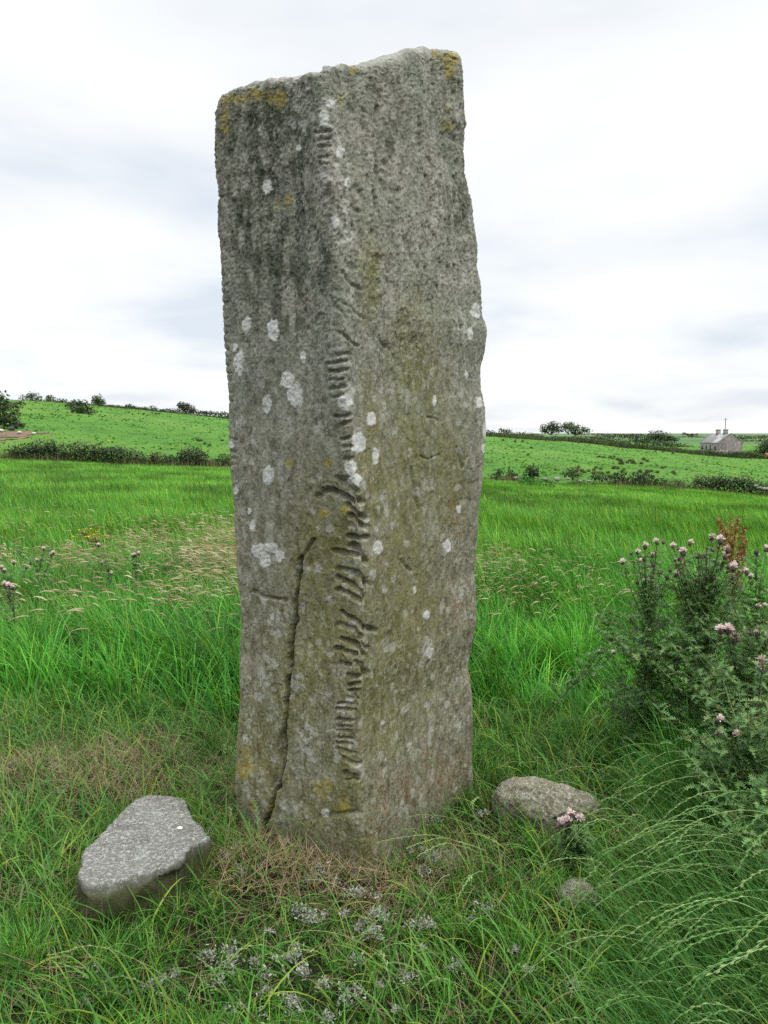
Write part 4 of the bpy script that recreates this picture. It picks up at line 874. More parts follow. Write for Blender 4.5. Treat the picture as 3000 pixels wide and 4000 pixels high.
# ------------------------------------------------------------------ thistles
def thistle_leaf(g, p, d, up, L, col):
    d = d / np.linalg.norm(d); s = np.cross(d, up); s /= np.linalg.norm(s) + 1e-9; u = np.cross(s, d)
    n = 6; V = []; T = []
    for i in range(n + 1):
        t = i / n; V.append(p + d * L * t + u * L * (.22 * t - .42 * t * t))
    for i in range(n):
        t = (i + .5) / n; w = L * .30 * math.sin(math.pi * min(1, t * .9 + .12)) * random.uniform(.75, 1.2)
        for sg in (-1, 1):
            k = len(V); V.append(V[i] * .35 + V[i + 1] * .65 + s * sg * w + d * L * .05 + u * w * random.uniform(.1, .75))
            T.append((i, k, i + 1) if sg > 0 else (i, i + 1, k))
    g.add(V, tris=T, col=col)
def thistle(base, heads, n_leaves, label, group, height=None, leafL=(.035, .085), low=0.0, spread=1.0, reach=.14, colm=1.0):
    """stem, leaves and every flower head of one plant; heads = (point, kind, size)"""
    base = np.array(base, float); root = empty('thistle', base, label, 'thistle', group)
    H = np.array([h[0] for h in heads]) - base if heads else np.zeros((0, 3))
    if len(H): topc = H.mean(0); topc[2] = H[:, 2].max() * .93
    else: topc = np.array([0, 0, height])
    if height: topc[2] = height
    gs = Geo(); gl = Geo(); t = np.linspace(0, 1, 14)[:, None]
    bend = np.array([random.gauss(0, .03), random.gauss(0, .03), 0])
    main = t * topc * np.array([1, 1, 1]) + bend * np.sin(t * 3.1)
    stemc = (.10 * colm, .155 * colm, .055 * colm)
    tube(gs, main, np.linspace(.0065, .0022, 14) * (topc[2] / 1.0) ** .3, stemc, 6)
    lines = [main]
    for h in H:
        hz = np.hypot(*(h - topc)[:2]); z0 = max(topc[2] * .25, h[2] - .10 - .9 * hz - random.uniform(0, .12)); u = min(.95, z0 / topc[2])
        s0 = np.array([np.interp(u, t[:, 0], main[:, i]) for i in range(3)])
        mid = s0 * .45 + h * .55 + np.array([0, 0, -.05 * min(1, hz * 3)]) ; mid[:2] += (h - s0)[:2] * .12
        tt = np.linspace(0, 1, 9)[:, None]; pts = (1 - tt) ** 2 * s0 + 2 * tt * (1 - tt) * mid + tt ** 2 * h
        tube(gs, pts, np.linspace(.0030, .0017, 9), stemc if random.random() < .7 else (.045, .04, .04), 5); lines.append(pts)
    n_leaves = int(n_leaves * 2.9); n_side = max(3, int(n_leaves / 34))
    for _ in range(n_side):                                # leafy side shoots without flowers
        u = random.uniform(.12, .88); s0 = np.array([np.interp(u, t[:, 0], main[:, i]) for i in range(3)])
        a = random.uniform(0, 6.28); L = random.uniform(.14, .36) * spread * min(1, topc[2] / .6)
        e = s0 + np.array([math.cos(a) * L, math.sin(a) * L * .7, L * random.uniform(.5, 1.1)]); tt = np.linspace(0, 1, 7)[:, None]
        pts = s0 + (e - s0) * tt + np.array([0, 0, -.03]) * np.sin(tt * 3.14); tube(gs, pts, np.linspace(.003, .0012, 7), stemc, 5); lines.append(pts)
    for i in range(n_leaves):
        ln = lines[0] if random.random() < .15 else random.choice(lines); n = len(ln)
        k = random.uniform(.05 if ln is main else .1, .97) * (n - 1); a = int(min(k, n - 2)); p = ln[a] + (ln[a + 1] - ln[a]) * (k - a)
        az = random.uniform(0, 6.28); el = random.uniform(-.35, .75)
        d = np.array([math.cos(az) * math.cos(el), math.sin(az) * math.cos(el), math.sin(el)])
        f = random.random(); c = (np.array([.032, .085, .024]) * (1 - f) + np.array([.135, .24, .075]) * f) * colm
        if random.random() < .10: c = np.array([.15, .20, .075])
        zf = 1.05 - .4 * min(1, p[2] / max(.2, topc[2]))
        thistle_leaf(gl, p, d, np.array([0, 0, 1.0]) + rng.normal(0, .3, 3), random.uniform(*leafL) * zf, c)
    gs.build('stem', M_STEM, root); gl.build('leaves', M_LEAF, root)
    for (hp, kind, sz) in heads:
        p = np.array(hp, float) - base; r = .0095 * sz
        up = np.array([random.gauss(0, .25), random.gauss(0, .25), 1.0]); up /= np.linalg.norm(up)
        a = np.cross(up, [0, 1, 0.1]); a /= np.linalg.norm(a); b = np.cross(up, a)
        V, F_ = ICO1; W = (V[:, 0:1] * a + V[:, 1:2] * b) * r + V[:, 2:3] * up * r * 1.3
        gb = Geo(); f = random.random()
        bc = np.array([.055, .035, .04]) * (1 - f) + np.array([.10, .065, .06]) * f
        gb.add(W, tris=F_, col=bc)
        for _ in range(26):                                # bracts
            th = random.uniform(0, 6.28); zz = random.uniform(-.7, .8); q = (a * math.cos(th) + b * math.sin(th)) * math.sqrt(1 - zz * zz) * r + up * zz * r * 1.3
            tg = (a * -math.sin(th) + b * math.cos(th)) * r * .22; gb.add([q - tg, q + tg, q * 1.12 + up * r * .55], tris=[(0, 1, 2)], col=bc * random.uniform(.6, 1.8))
        hb = gb.build('flower_head', M_STEM, root, origin=(0, 0, 0)); hb.location = tuple(p)
        if kind == 'b': continue
        gf = Geo(); nray = 46 if kind == 'p' else 34
        base_c = np.array([.74, .63, .72]) if kind == 'p' else np.array([.55, .48, .46])
        for _ in range(nray):
            th = random.uniform(0, 6.28); el = random.uniform(.05, 1.5) if kind == 'p' else random.uniform(-.2, 1.3)
            d = (a * math.cos(th) + b * math.sin(th)) * math.cos(el) + up * math.sin(el); L = r * random.uniform(1.3, 2.0)
            s0 = up * r * .9; e = s0 + d * L; tg = np.cross(d, rng.normal(0, 1, 3)); tg = tg / np.linalg.norm(tg) * r * .16
            gf.add([s0 + d * r * .2, s0 + d * L * .6 + tg, e + tg * .7, e - tg * .7, s0 + d * L * .6 - tg], tris=[(0, 1, 4)], quads=[(1, 2, 3, 4)], col=base_c * random.uniform(.75, 1.25))
        gf.build('florets', M_FLOWER, hb)
    return root
TH = lambda x, y: (2400 + .3617 * x, 2050 + .3617 * y)
HEADS = [(90, 410, 'p', 1), (330, 245, 'p', 1.15), (460, 195, 'p', 1), (530, 190, 'b', 1), (250, 300, 'p', .9), (290, 415, 'p', 1.1), (430, 300, 'b', .9), (410, 340, 'w', .9), (180, 315, 'b', .8), (320, 375, 'b', 1), (635, 245, 'p', 1.1),
         (700, 265, 'b', 1), (750, 260, 'b', 1), (745, 315, 'p', 1.4), (815, 205, 'p', 1), (710, 370, 'b', 1.3), (655, 385, 'b', .8), (1050, 150, 'w', 1.2), (1145, 180, 'p', 1.3), (1125, 240, 'b', 1), (1220, 280, 'w', 1.3), (1060, 275, 'b', 1.2),
         (1000, 255, 'b', .7), (1195, 350, 'w', 1.4), (900, 340, 'b', 1.3), (985, 335, 'b', 1.4), (940, 350, 'b', 1.1), (1280, 480, 'p', 1.4), (1280, 435, 'p', 1), (1230, 460, 'b', 1), (1430, 520, 'p', 1.1), (1470, 570, 'p', .9), (1275, 600, 'p', 1.6), (1345, 545, 'b', .9),
         (915, 560, 'p', 1), (900, 605, 'b', 1), (960, 600, 'p', .8), (1070, 580, 'b', 1.1), (665, 550, 'p', 1.1), (570, 570, 'b', 1), (490, 525, 'b', 1.1), (770, 645, 'p', 1.3), (420, 435, 'b', 1), (430, 480, 'b', .9), (745, 440, 'p', .9), (685, 440, 'b', 1),
         (330, 620, 'p', 1.1), (365, 628, 'p', 1), (440, 690, 'p', 1.1), (315, 720, 'p', 1.1), (390, 750, 'w', 1.3), (250, 625, 'b', .9), (515, 770, 'b', 1), (405, 555, 'b', 1), (1480, 630, 'b', 1), (1405, 485, 'b', .9), (1080, 385, 'b', 1.1), (1160, 440, 'w', 1.1), (600, 495, 'b', 1)]
def hp(x, y, Y): return at(*TH(x, y), Y)
left_h, right_h = [], []
for (x, y, k, s) in HEADS:
    Y = 3.95 + random.uniform(-.16, .16); (left_h if x < 600 else right_h).append((hp(x, y, Y), k, s))
GT = 'tall flowering thistles at the right edge'
thistle((1.20, 4.0, 0), left_h, 400, 'bushy thistle with lilac heads, nearest to the standing stone in the right hand clump', GT, 0.78)
thistle((1.50, 3.95, 0), right_h, 720, 'tallest thistle of the clump, crowned with many lilac and brown heads', GT, 1.0)
thistle((1.80, 4.15, 0), [(hp(1640, 275, 4.1), 'p', 1.3), (hp(1530, 300, 4.1), 'b', 1.3), (hp(1545, 330, 4.1), 'w', .7), (hp(1550, 900, 3.9), 'p', 1.1), (hp(1625, 880, 3.9), 'p', .8), (hp(1640, 1200, 3.8), 'p', 1.2)], 300,
        'thistle cut by the right picture edge, its few heads rising beside the rusty dock', GT, 0.95)
thistle((1.36, 3.55, 0), [(hp(1155, 1160, 3.5), 'p', 1.5), (hp(1225, 1150, 3.5), 'p', 1.6), (hp(1305, 1180, 3.5), 'b', 1.2), (hp(1305, 1250, 3.5), 'w', 1.6), (hp(1540, 1185, 3.5), 'p', 1), (hp(1480, 1170, 3.5), 'b', 1)], 420,
        'lower thistle in front of the tallest one, with two lilac heads side by side', GT, 0.62)
ZR = lambda x, y: (2000 + .6028 * x, 2000 + .6028 * y)
thistle((1.50, 3.1, 0), [(hp(1600, 1500, 3.2), 'w', 1.5), (hp(1600, 1570, 3.2), 'p', 1.5), (at(*ZR(1340, 1355), 3.0), 'p', 1.2), (at(*ZR(1345, 1440), 3.0), 'w', 1.1), (at(*ZR(1445, 1450), 3.0), 'p', 1.2)], 520,
        'leafy thistle in front of the clump with a few ragged heads low down', GT, 0.55, spread=1.3)
thistle((1.30, 2.75, 0), [], 230, 'leafy thistle without flowers, low at the right edge behind the ryegrass', GT, 0.42, spread=1.3, colm=1.15)
thistle((1.62, 3.5, 0), [], 380, 'flowerless leafy thistle crowded between the flowering ones', GT, 0.6, spread=1.3)
thistle((1.72, 3.0, 0), [], 420, 'leafy flowerless thistle filling the right picture edge between flowering ones', GT, 0.62, spread=1.4, colm=1.1)
thistle((1.33, 3.85, 0), [], 360, 'flowerless thistle filling the gap between the two tallest plants', GT, 0.66, spread=1.3)
thistle((1.75, 3.75, 0), [], 420, 'flowerless thistle under the heads cut by the right picture edge', GT, 0.75, spread=1.4)
thistle((1.45, 2.5, 0), [], 200, 'broad flowerless thistle nearest the camera at the right picture edge', GT, 0.42, spread=1.4, colm=1.15)
thistle((.72, 2.98, 0), [(at(2208, 3228, 2.9), 'p', 1.5), (at(2178, 3224, 2.9), 'p', 1.2), (at(2236, 3190, 2.9), 'p', 1.3), (at(2262, 3204, 2.9), 'p', 1.3), (at(2222, 3216, 2.88), 'p', 1.2)], 200,
        'small low thistle with four bright lilac heads in front of the brown boulder', 'small scattered thistles', 0.15, (.03, .06), spread=.75)
thistle((.93, 4.6, 0), [(at(2338, 2549, 4.6), 'p', .9), (at(2398, 2515, 4.6), 'w', .9), (at(2398, 2551, 4.55), 'p', .9), (at(2407, 2485, 4.6), 'p', .7)], 60,
        'thin thistle with four tiny heads in long grass left of the right hand clump', 'small scattered thistles', 0.5, (.03, .05), spread=.6)
ZL = lambda x, y: (.5425 * x, 2000 + .5425 * y)
def leftth(pts, Y, lab, nl=110):
    nl = int(nl * .4)
    P = [(at(*ZL(x, y), Y), k, 1.3) for x, y, k in pts]; m = np.mean([p[0] for p in P], axis=0)
    thistle((m[0], Y, float(zfun(m[0], Y))), P, nl, lab, 'thistles in the seeding grass', None, (.035, .07), colm=1.1)
leftth([(100, 370, 'p'), (10, 405, 'p'), (30, 428, 'p'), (190, 400, 'b')], 7.0, 'thistle with pale heads in the tan grass at the left picture edge')
leftth([(35, 525, 'p'), (65, 530, 'p'), (90, 550, 'p'), (50, 545, 'w')], 5.9, 'thistle with a tight bunch of pale heads low at the left picture edge', 150)
leftth([(265, 355, 'p'), (315, 270, 'p'), (385, 300, 'p'), (370, 312, 'w'), (220, 370, 'b')], 7.6, 'dark leaved thistle with three pale heads amid the tan seed heads', 200)
leftth([(710, 245, 'p'), (735, 375, 'p'), (805, 445, 'p'), (775, 420, 'b')], 7.3, 'thin thistle with white topped heads in the middle of the tan grass', 80)
leftth([(970, 315, 'p'), (1000, 305, 'p'), (955, 318, 'w'), (985, 290, 'b')], 7.3, 'thistle with one close pair of heads, the nearest to the stone on its left side', 200)

# ------------------------------------------------------------------ dock and ragwort
def dock():
    base = at(2860, 2330, 5.6); base[2] = 0; root = empty('dock', base, 'rusty brown seeding dock standing behind the tall thistle', 'dock plant')
    gs = Geo(); gd = Geo(); c = (.17, .085, .04)
    spikes = [((2870, 2330), (2850, 2010)), ((2865, 2250), (2808, 2020)), ((2868, 2260), (2905, 2060)), ((2875, 2300), (2915, 2110)), ((2870, 2270), (2830, 2060)), ((2880, 2300), (2890, 2150)), ((2865, 2200), (2800, 2090)), ((2862, 2160), (2880, 2020))]
    for a, b in spikes:
        A, B = at(*a, 5.6) - base, at(*b, 5.6 + random.uniform(-.1, .1)) - base; t = np.linspace(0, 1, 10)[:, None]; pts = A + (B - A) * t
        tube(gs, pts, np.linspace(.006, .0015, 10), c, 5)
        for i in range(150):
            u = random.random() ** .7; p = A + (B - A) * u + rng.normal(0, 1, 3) * .024 * (1.15 - u); s = random.uniform(.006, .013); f = random.random()
            col = np.array([.25, .115, .045]) * (1 - f) + np.array([.34, .21, .09]) * f
            if random.random() < .2: col = np.array([.13, .16, .04])
            q = rng.normal(0, 1, (3, 3)) * s; gd.add(p + q, tris=[(0, 1, 2)], col=col)
    tube(gs, np.array([[0, 0, 0], at(2868, 2290, 5.6) - base]), .007, c, 5)
    gl = Geo()
    for i in range(14):
        a = random.uniform(0, 6.28); P = np.array([[random.gauss(0, .03), random.gauss(0, .03), .02 + .03 * i % .3]])
        blades(gl, P, .25, .05, a, .8, (.06, .14, .03), 5, .6)
    gs.build('stem', M_STEM, root); gd.build('seed_heads', M_DRY, root); gl.build('leaves', M_LEAF, root)
dock()
def ragwort(px, py, Y, label, n=90, r=.10):
    base = at(px, py, Y); top = base.copy(); base[2] = float(zfun(base[0], Y)); root = empty('ragwort', base, label, 'ragwort', 'yellow ragworts in the meadow')
    gs, gf, gl = Geo(), Geo(), Geo(); H = top - base
    for i in range(9):
        e = H + np.array([random.gauss(0, r * .7), random.gauss(0, r * .7), random.gauss(0, r * .2)]); tube(gs, np.array([H * .0, H * .55 + (e - H) * .2, e]), .003, (.07, .12, .03), 4)
    for i in range(n):
        p = H + np.array([random.gauss(0, r), random.gauss(0, r), random.gauss(0, r * .25)]); q = rng.normal(0, 1, (4, 3)) * .014 * np.array([1, 1, .4]); gf.add(p + q, quads=[(0, 1, 2, 3)], col=np.array([.60, .42, .01]) * random.uniform(.7, 1.2))
    for i in range(60):
        u = random.uniform(.2, .9); d = rng.normal(0, 1, 3); d[2] = abs(d[2]) * .3; thistle_leaf(gl, H * u, d, np.array([0, 0, 1.]), .08, (.05, .12, .03))
    gs.build('stem', M_STEM, root); gf.build('flowers', M_FLOWER, root); gl.build('leaves', M_LEAF, root)
ragwort(335, 2072, 11.5, 'ragwort with sparse yellow flowers behind the tan grass, the farther of two', 28)
ragwort(372, 2094, 11.0, 'ragwort with a bright yellow head among the tan seed heads, the nearer of two', 60)

# ------------------------------------------------------------------ bushes, hedges and trees in the distance
def foliage(g, ells, Y, leaf, dens, cols, rough=.25, hollow=.35):
    """leaf sized faces through the volume of overlapping lumps; ells = (px, py, rx, ry[, dY]) in photograph pixels"""
    for e in ells:
        cx, cy, rx, ry = e[:4]; dY = e[4] if len(e) > 4 else 0
        c = at(cx, cy, Y + dY); k = (Y + dY) / F_PX; R3 = np.array([rx * k, min(max(rx, ry) * .75, ry * 2) * k, ry * k]) * 1.15
        area = math.pi * R3[0] * R3[2]; n = int(max(30, dens * area / leaf ** 2))
        d = rng.normal(0, 1, (n, 3)); d /= np.linalg.norm(d, axis=1, keepdims=True)
        rad = rng.random(n) ** hollow; lump = 1 + rough * 1.6 * fbm(d * 2.3 + cx * .37, 3, int(cx) % 97) + rng.normal(0, .05, n)
        P = c + d * (rad * lump)[:, None] * R3
        f = np.clip(.5 + .8 * fbm(P / leaf * .09 + 3, 3, 7) + rng.normal(0, .2, n), 0, 1)[:, None]
        col = np.array(cols[0]) * (1 - f) + np.array(cols[1]) * f
        a = rng.normal(0, 1, (n, 3)); a /= np.linalg.norm(a, axis=1, keepdims=True); b = np.cross(a, d + rng.normal(0, .4, (n, 3))); b /= np.linalg.norm(b, axis=1, keepdims=True) + 1e-9
        s = leaf * rng.uniform(.5, 1.15, (n, 1)); V = np.stack([P - a * s, P - b * s * .55 + a * s * .1, P + a * s, P + b * s * .55 - a * s * .1], 1)
        g.add(V.reshape(-1, 3), quads=np.arange(n * 4).reshape(n, 4), col=np.repeat(col, 4, 0))
DK = ((.016, .030, .012), (.055, .082, .030)); MID = ((.022, .045, .014), (.070, .115, .036)); OLV = ((.04, .055, .022), (.10, .12, .05)); BRT = ((.03, .12, .012), (.06, .24, .02))
def bush(ells, Y, label, name='bush', cat='bush', group=None, cols=DK, leaf=None, dens=2.6, trunk=None, sticks=7):
    ells = [tuple(e) for e in ells]; cx = np.mean([e[0] for e in ells]); by = max(e[1] + e[3] for e in ells)
    if Y is None: Y = float(ground_hit(cx, by - 3, 61, 300)[1])
    base = at(cx, by, Y); root = empty(name, base, label, cat, group)
    g = Geo(); foliage(g, ells, Y, leaf or Y * .0011 + .035, dens, cols)
    tree = name == 'tree'
    g.build('crown' if tree else 'foliage', M_BUSH, root, origin=base)
    gt = Geo()
    for i in range(sticks):
        e = random.choice(ells); p = at(e[0] + random.uniform(-.6, .6) * e[2], e[1] - random.uniform(-.3, .7) * e[3], Y + random.uniform(-.3, .3)) - base
        r0 = np.array([p[0] * .25 if name == 'hedge' else 0, 0, -.15]); m_ = (r0 + p) / 2 + np.array([p[0] * .1, 0, .1]); w = Y * .00035
        tube(gt, np.array([r0, m_, p]), np.array([w * (2.2 if tree else 1), w, w * .4]), (.07, .055, .04), 4)
    gt.build('trunk' if tree else 'branches', M_STEM, root)
    return root
YH = 60.0
# hedge bank on the left edge of the meadow
GH = 'dark bushes along the field boundary'
bush([(60, 1772, 40, 26), (110, 1765, 45, 32), (160, 1762, 42, 38), (200, 1748, 22, 30), (235, 1775, 40, 34), (290, 1768, 46, 36), (345, 1772, 40, 36), (395, 1775, 44, 36), (440, 1778, 46, 34), (490, 1782, 46, 32), (535, 1790, 32, 24)], YH, 'long dark bramble hedge across the left side of the meadow', 'hedge', 'hedge', GH, DK, .11, 3.0, sticks=20)
bush([(575, 1800, 34, 18), (620, 1792, 30, 24), (600, 1786, 16, 20)], YH, 'low straggling olive shrub between the long hedge and the round bush', group=GH, cols=OLV, leaf=.10)
bush([(750, 1785, 52, 34), (720, 1792, 36, 26), (785, 1795, 32, 28), (665, 1795, 24, 18)], YH, 'rounded dark bush left of the stone at the meadow edge', group=GH, leaf=.10, dens=3.2)
bush([(840, 1810, 34, 18), (880, 1800, 30, 26), (910, 1808, 30, 20)], YH, 'rough greenish scrub touching the left side of the stone in view', group=GH, cols=MID, leaf=.10)
bush([(15, 1800, 34, 14), (45, 1808, 30, 10)], YH, 'low pale weeds at the left end of the long hedge', group=GH, cols=OLV, leaf=.09)
bush([(-40, 1560, 60, 40), (5, 1580, 30, 26), (-20, 1622, 60, 36), (30, 1640, 34, 28), (60, 1655, 28, 22), (75, 1664, 16, 12)], None, 'dark overgrown bank at the left picture edge above the bare soil', group='scrub on the left hillside', leaf=.28, dens=2.8)
bush([(30, 1590, 26, 16), (70, 1582, 30, 14), (60, 1612, 18, 12)], None, 'grey green weeds on the brow above the dark bank', group='scrub on the left hillside', cols=OLV, leaf=.25)
# right of the stone
bush([(1950, 1848, 18, 16), (1925, 1858, 14, 12)], YH, 'small dark bush just right of the stone at the meadow edge', group=GH, leaf=.09)
bush([(1992, 1846, 13, 18), (2012, 1855, 13, 14)], YH, 'slim twin topped shrub second to the right of the stone', group=GH, leaf=.09, cols=MID)
bush([(2078, 1842, 27, 24), (2065, 1852, 22, 16), (2095, 1855, 14, 12)], YH, 'round dark bush standing behind the bright green nettles', group=GH, leaf=.09, dens=3)
bush([(2060, 1880, 30, 18), (2050, 1866, 14, 16), (2110, 1892, 36, 12), (2150, 1898, 24, 9)], 50, 'bright green nettle patch in the meadow below the round dark bush', 'nettle_patch', 'nettles', None, BRT, .09, 2.2)
bush([(2220, 1850, 30, 14), (2235, 1838, 16, 14), (2255, 1856, 26, 12)], YH, 'bush with pale flecks midway along the right field boundary', group=GH, leaf=.09, cols=MID)
bush([(2345, 1866, 46, 14), (2415, 1864, 34, 18), (2440, 1880, 30, 16), (2490, 1870, 34, 24), (2530, 1874, 38, 24), (2585, 1886, 32, 18)], YH, 'spreading dark bramble along the boundary in front of the rush bed', 'hedge', 'hedge', GH, DK, .10, 2.6, sticks=12)
bush([(2665, 1888, 28, 14), (2720, 1878, 14, 22), (2640, 1880, 20, 10)], YH, 'thin olive weeds between the two dark brambles on the right', group=GH, cols=OLV, leaf=.09, dens=1.6)
bush([(2750, 1890, 40, 30), (2800, 1886, 44, 26), (2850, 1892, 42, 28), (2905, 1890, 40, 30), (2945, 1900, 30, 24)], YH, 'thick dark bramble hedge below the stone cottage', 'hedge', 'hedge', GH, DK, .10, 3.2, sticks=14)
bush([(2985, 1908, 22, 18), (3030, 1900, 40, 24)], YH, 'weedy end of the boundary with white stones at the right picture edge', group=GH, cols=OLV, leaf=.09)
def rubble_bank(px0, px1, py0, py1, n, label):
    g = Geo()
    for i in range(n):
        u = (i + .5) / n + random.uniform(-.02, .02); p = at(px0 + (px1 - px0) * u, py0 + (py1 - py0) * u + random.uniform(-6, 4), YH - random.uniform(.4, .9)); V, F_ = ICO2; r = random.uniform(.08, .2)
        g.add(p + V * (1 + .25 * fbm(V * 1.5 + i, 2, i)[:, None]) * r * np.array([1.3, .8, .8]), tris=F_, col=np.array([.19, .19, .165]) * random.uniform(.5, 1.2))
    return tag(g.build('field_wall', M_PLAIN), label, 'dry stone wall')
rubble_bank(1900, 2330, 1862, 1878, 10, 'tumbled low field wall half hidden by bushes right of the stone')
rubble_bank(2950, 3060, 1900, 1926, 14, 'pale boulders of a broken field wall at the right picture edge')
# weeds that fill the foot of the boundary
def boundary_weeds():
    g = Geo(); n = 15000; px = rng.uniform(-250, 3250, n)
    by = np.interp(px, [0, 500, 880, 1900, 2160, 2520, 2740, 3000], [1796, 1820, 1832, 1880, 1897, 1902, 1918, 1940])
    P = at(px, by, YH); P[:, 1] += rng.uniform(-1.2, 1.5, n); P[:, 2] = zfun(P[:, 0], P[:, 1]); f = rng.random((n, 1))
    gap = n2(px / 100, px * 0, .9, 151)[:, None]
    col = (np.array([.035, .055, .02]) * (1 - f) + np.array([.11, .13, .05]) * f); tan = rng.random((n, 1)) < .10 + .25 * (gap > .15); col = np.where(tan, np.array([.25, .20, .12]), col)
    blades(g, P, rng.uniform(.25, .7, n) * (1 + gap[:, 0]), rng.uniform(.02, .05, n), rng.uniform(0, 6.28, n), rng.uniform(.1, .7, n), col, 3)
    tag(g.build('boundary_weeds', M_GRASS), 'rank weeds and grasses along the foot of the field boundary', 'weeds', kind='stuff')
boundary_weeds()
# the crest on the left
GC = 'windswept bushes along the hill crest'
bush([(95, 1557, 22, 14), (132, 1548, 28, 15), (150, 1556, 14, 14), (118, 1545, 14, 10)], 250, 'pair of windswept bushes farthest left on the hill crest', group=GC, leaf=.28, cols=MID, dens=1.7)
bush([(197, 1560, 18, 15), (190, 1554, 10, 10)], 250, 'small rounded bush on the crest next to the grey trough', group=GC, leaf=.28, cols=MID)
bush([(240, 1566, 22, 9), (228, 1572, 14, 7)], 255, 'flat dark bush directly behind the grey trough', group=GC, leaf=.28)
bush([(310, 1580, 44, 18), (285, 1586, 30, 14)], None, 'broad dark bush behind the bright low mound bush on the crest', group=GC, leaf=.28, dens=3)
bush([(310, 1600, 38, 15), (345, 1606, 32, 12), (290, 1594, 20, 10)], None, 'low mounded green bush spilling down from the crest', group=GC, leaf=.26, cols=MID, dens=3)
bush([(384, 1568, 22, 22), (376, 1560, 16, 14), (395, 1578, 18, 14)], 250, 'lone rounded tree on the left hill crest', 'tree', 'tree', GC, MID, .28, 3)
bush([(440, 1588, 30, 8), (480, 1592, 26, 7), (508, 1588, 18, 10), (525, 1594, 24, 7), (565, 1596, 18, 7), (598, 1596, 18, 10), (640, 1604, 30, 8), (680, 1606, 24, 10)], 250, 'straggling hedge on the crest between the lone tree and the wedge bush', 'hedge', 'hedge', GC, DK, .28, 2.6, sticks=10)
bush([(715, 1590, 22, 18), (735, 1596, 26, 18), (705, 1584, 14, 10), (755, 1606, 18, 10)], 248, 'wedge shaped bush combed by the wind just left of the stone', group=GC, leaf=.27, dens=3.2)
bush([(785, 1612, 30, 8), (825, 1614, 30, 9), (870, 1618, 30, 9), (915, 1622, 30, 9)], 250, 'low hedge running from the wedge bush behind the stone', 'hedge', 'hedge', GC, DK, .28, 2.8, sticks=8)
def crest_scrub():
    g = Geo(); n = 26000; px = rng.uniform(-300, 3300, n); a = (px - 1500) / F_PX
    Y = np.interp(a, _AX, YCR) * rng.uniform(.965, 1.03, n); X = a * Y; f = np.clip(.5 + .6 * n2(X, Y, .12, 171, 3) + rng.normal(0, .25, n), 0, 1)[:, None]
    col = np.array([.020, .036, .014]) * (1 - f) + np.array([.085, .105, .045]) * f
    blades(g, np.stack([X, Y, zfun(X, Y) - .1], -1), rng.uniform(.4, 1.3, n) * (1 + .5 * n2(X, Y, .15, 173)), rng.uniform(.12, .32, n), rng.uniform(0, 6.28, n), rng.uniform(.1, .9, n), col, 3)
    tag(g.build('hillside_scrub', M_GRASS), 'dark rough scrub along the brow of the hillside pasture', 'scrub', kind='stuff')
crest_scrub()
# far right: hedges, tree clump
GR = 'hedges and trees beyond the right pasture'
bush([(1905, 1690, 26, 12), (1960, 1684, 14, 12), (1985, 1688, 20, 12), (1935, 1696, 30, 10), (2030, 1698, 40, 10), (2085, 1702, 40, 10)], 205, 'low rough hedge right of the stone under the skyline', 'hedge', 'hedge', GR, MID, .25, 2.4, sticks=9)
bush([(2145, 1672, 34, 20), (2165, 1664, 26, 18), (2125, 1680, 18, 12), (2172, 1680, 24, 16)], 240, 'broad crowned tree on the left of the skyline pair', 'tree', 'tree', GR, DK, .30, 2.4)
bush([(2225, 1672, 34, 22), (2258, 1680, 32, 18), (2215, 1664, 20, 14), (2295, 1682, 16, 10)], 240, 'fuller greener tree on the right of the skyline pair', 'tree', 'tree', GR, MID, .30, 2.8)
bush([(2090, 1712, 60, 8), (2190, 1712, 60, 9), (2270, 1716, 50, 12), (2320, 1722, 40, 12), (2370, 1724, 44, 12), (2420, 1728, 40, 12)], 215, 'long dark hedge under the skyline trees', 'hedge', 'hedge', GR, DK, .25, 2.6, sticks=10)
bush([(2350, 1708, 44, 8), (2420, 1704, 44, 8), (2480, 1704, 40, 9), (2500, 1722, 44, 14), (2560, 1730, 44, 14), (2620, 1738, 40, 14), (2670, 1748, 36, 14), (2720, 1758, 30, 12)], 225, 'dark hedge descending towards the stone cottage', 'hedge', 'hedge', GR, DK, .26, 2.6, sticks=10)
bush([(2570, 1702, 40, 20), (2545, 1708, 30, 14), (2600, 1712, 36, 12), (2630, 1716, 24, 9)], 300, 'rounded clump of dark bushes on the skyline left of the cottage', group=GR, leaf=.34, dens=3)
bush([(2770, 1764, 32, 9), (2800, 1770, 30, 9), (2845, 1772, 40, 9), (2890, 1772, 30, 10), (2930, 1770, 32, 14), (2960, 1780, 34, 9)], 185, 'ragged garden hedge in front of the cottage wall', 'hedge', 'hedge', GR, MID, .22, 2.2, sticks=8)
bush([(2990, 1752, 34, 28), (3020, 1742, 34, 30), (2972, 1768, 22, 16)], 195, 'dark bushy tree at the right picture edge beside the cottage', 'tree', 'tree', GR, DK, .25, 3)
bush([(2675, 1694, 10, 6), (2690, 1698, 12, 4), (2705, 1697, 8, 4), (2722, 1698, 6, 5)], 420, 'tiny tufted trees on the far ridge left of the chimneys', group='far off trees', leaf=.4, cols=OLV)
bush([(2900, 1708, 22, 9), (2945, 1708, 34, 7), (2925, 1728, 46, 10), (2985, 1706, 24, 6), (2990, 1726, 30, 10), (2868, 1704, 6, 6)], 420, 'grey green shelter belt on the far land right of the cottage', group='far off trees', leaf=.5, cols=OLV)
bush([(2350, 1696, 60, 4), (2450, 1698, 60, 4), (2700, 1706, 50, 3), (2740, 1712, 40, 3)], 600, 'thin far hedge line between the tree pair and the cottage', 'hedge', 'hedge', 'far off trees', OLV, .6)

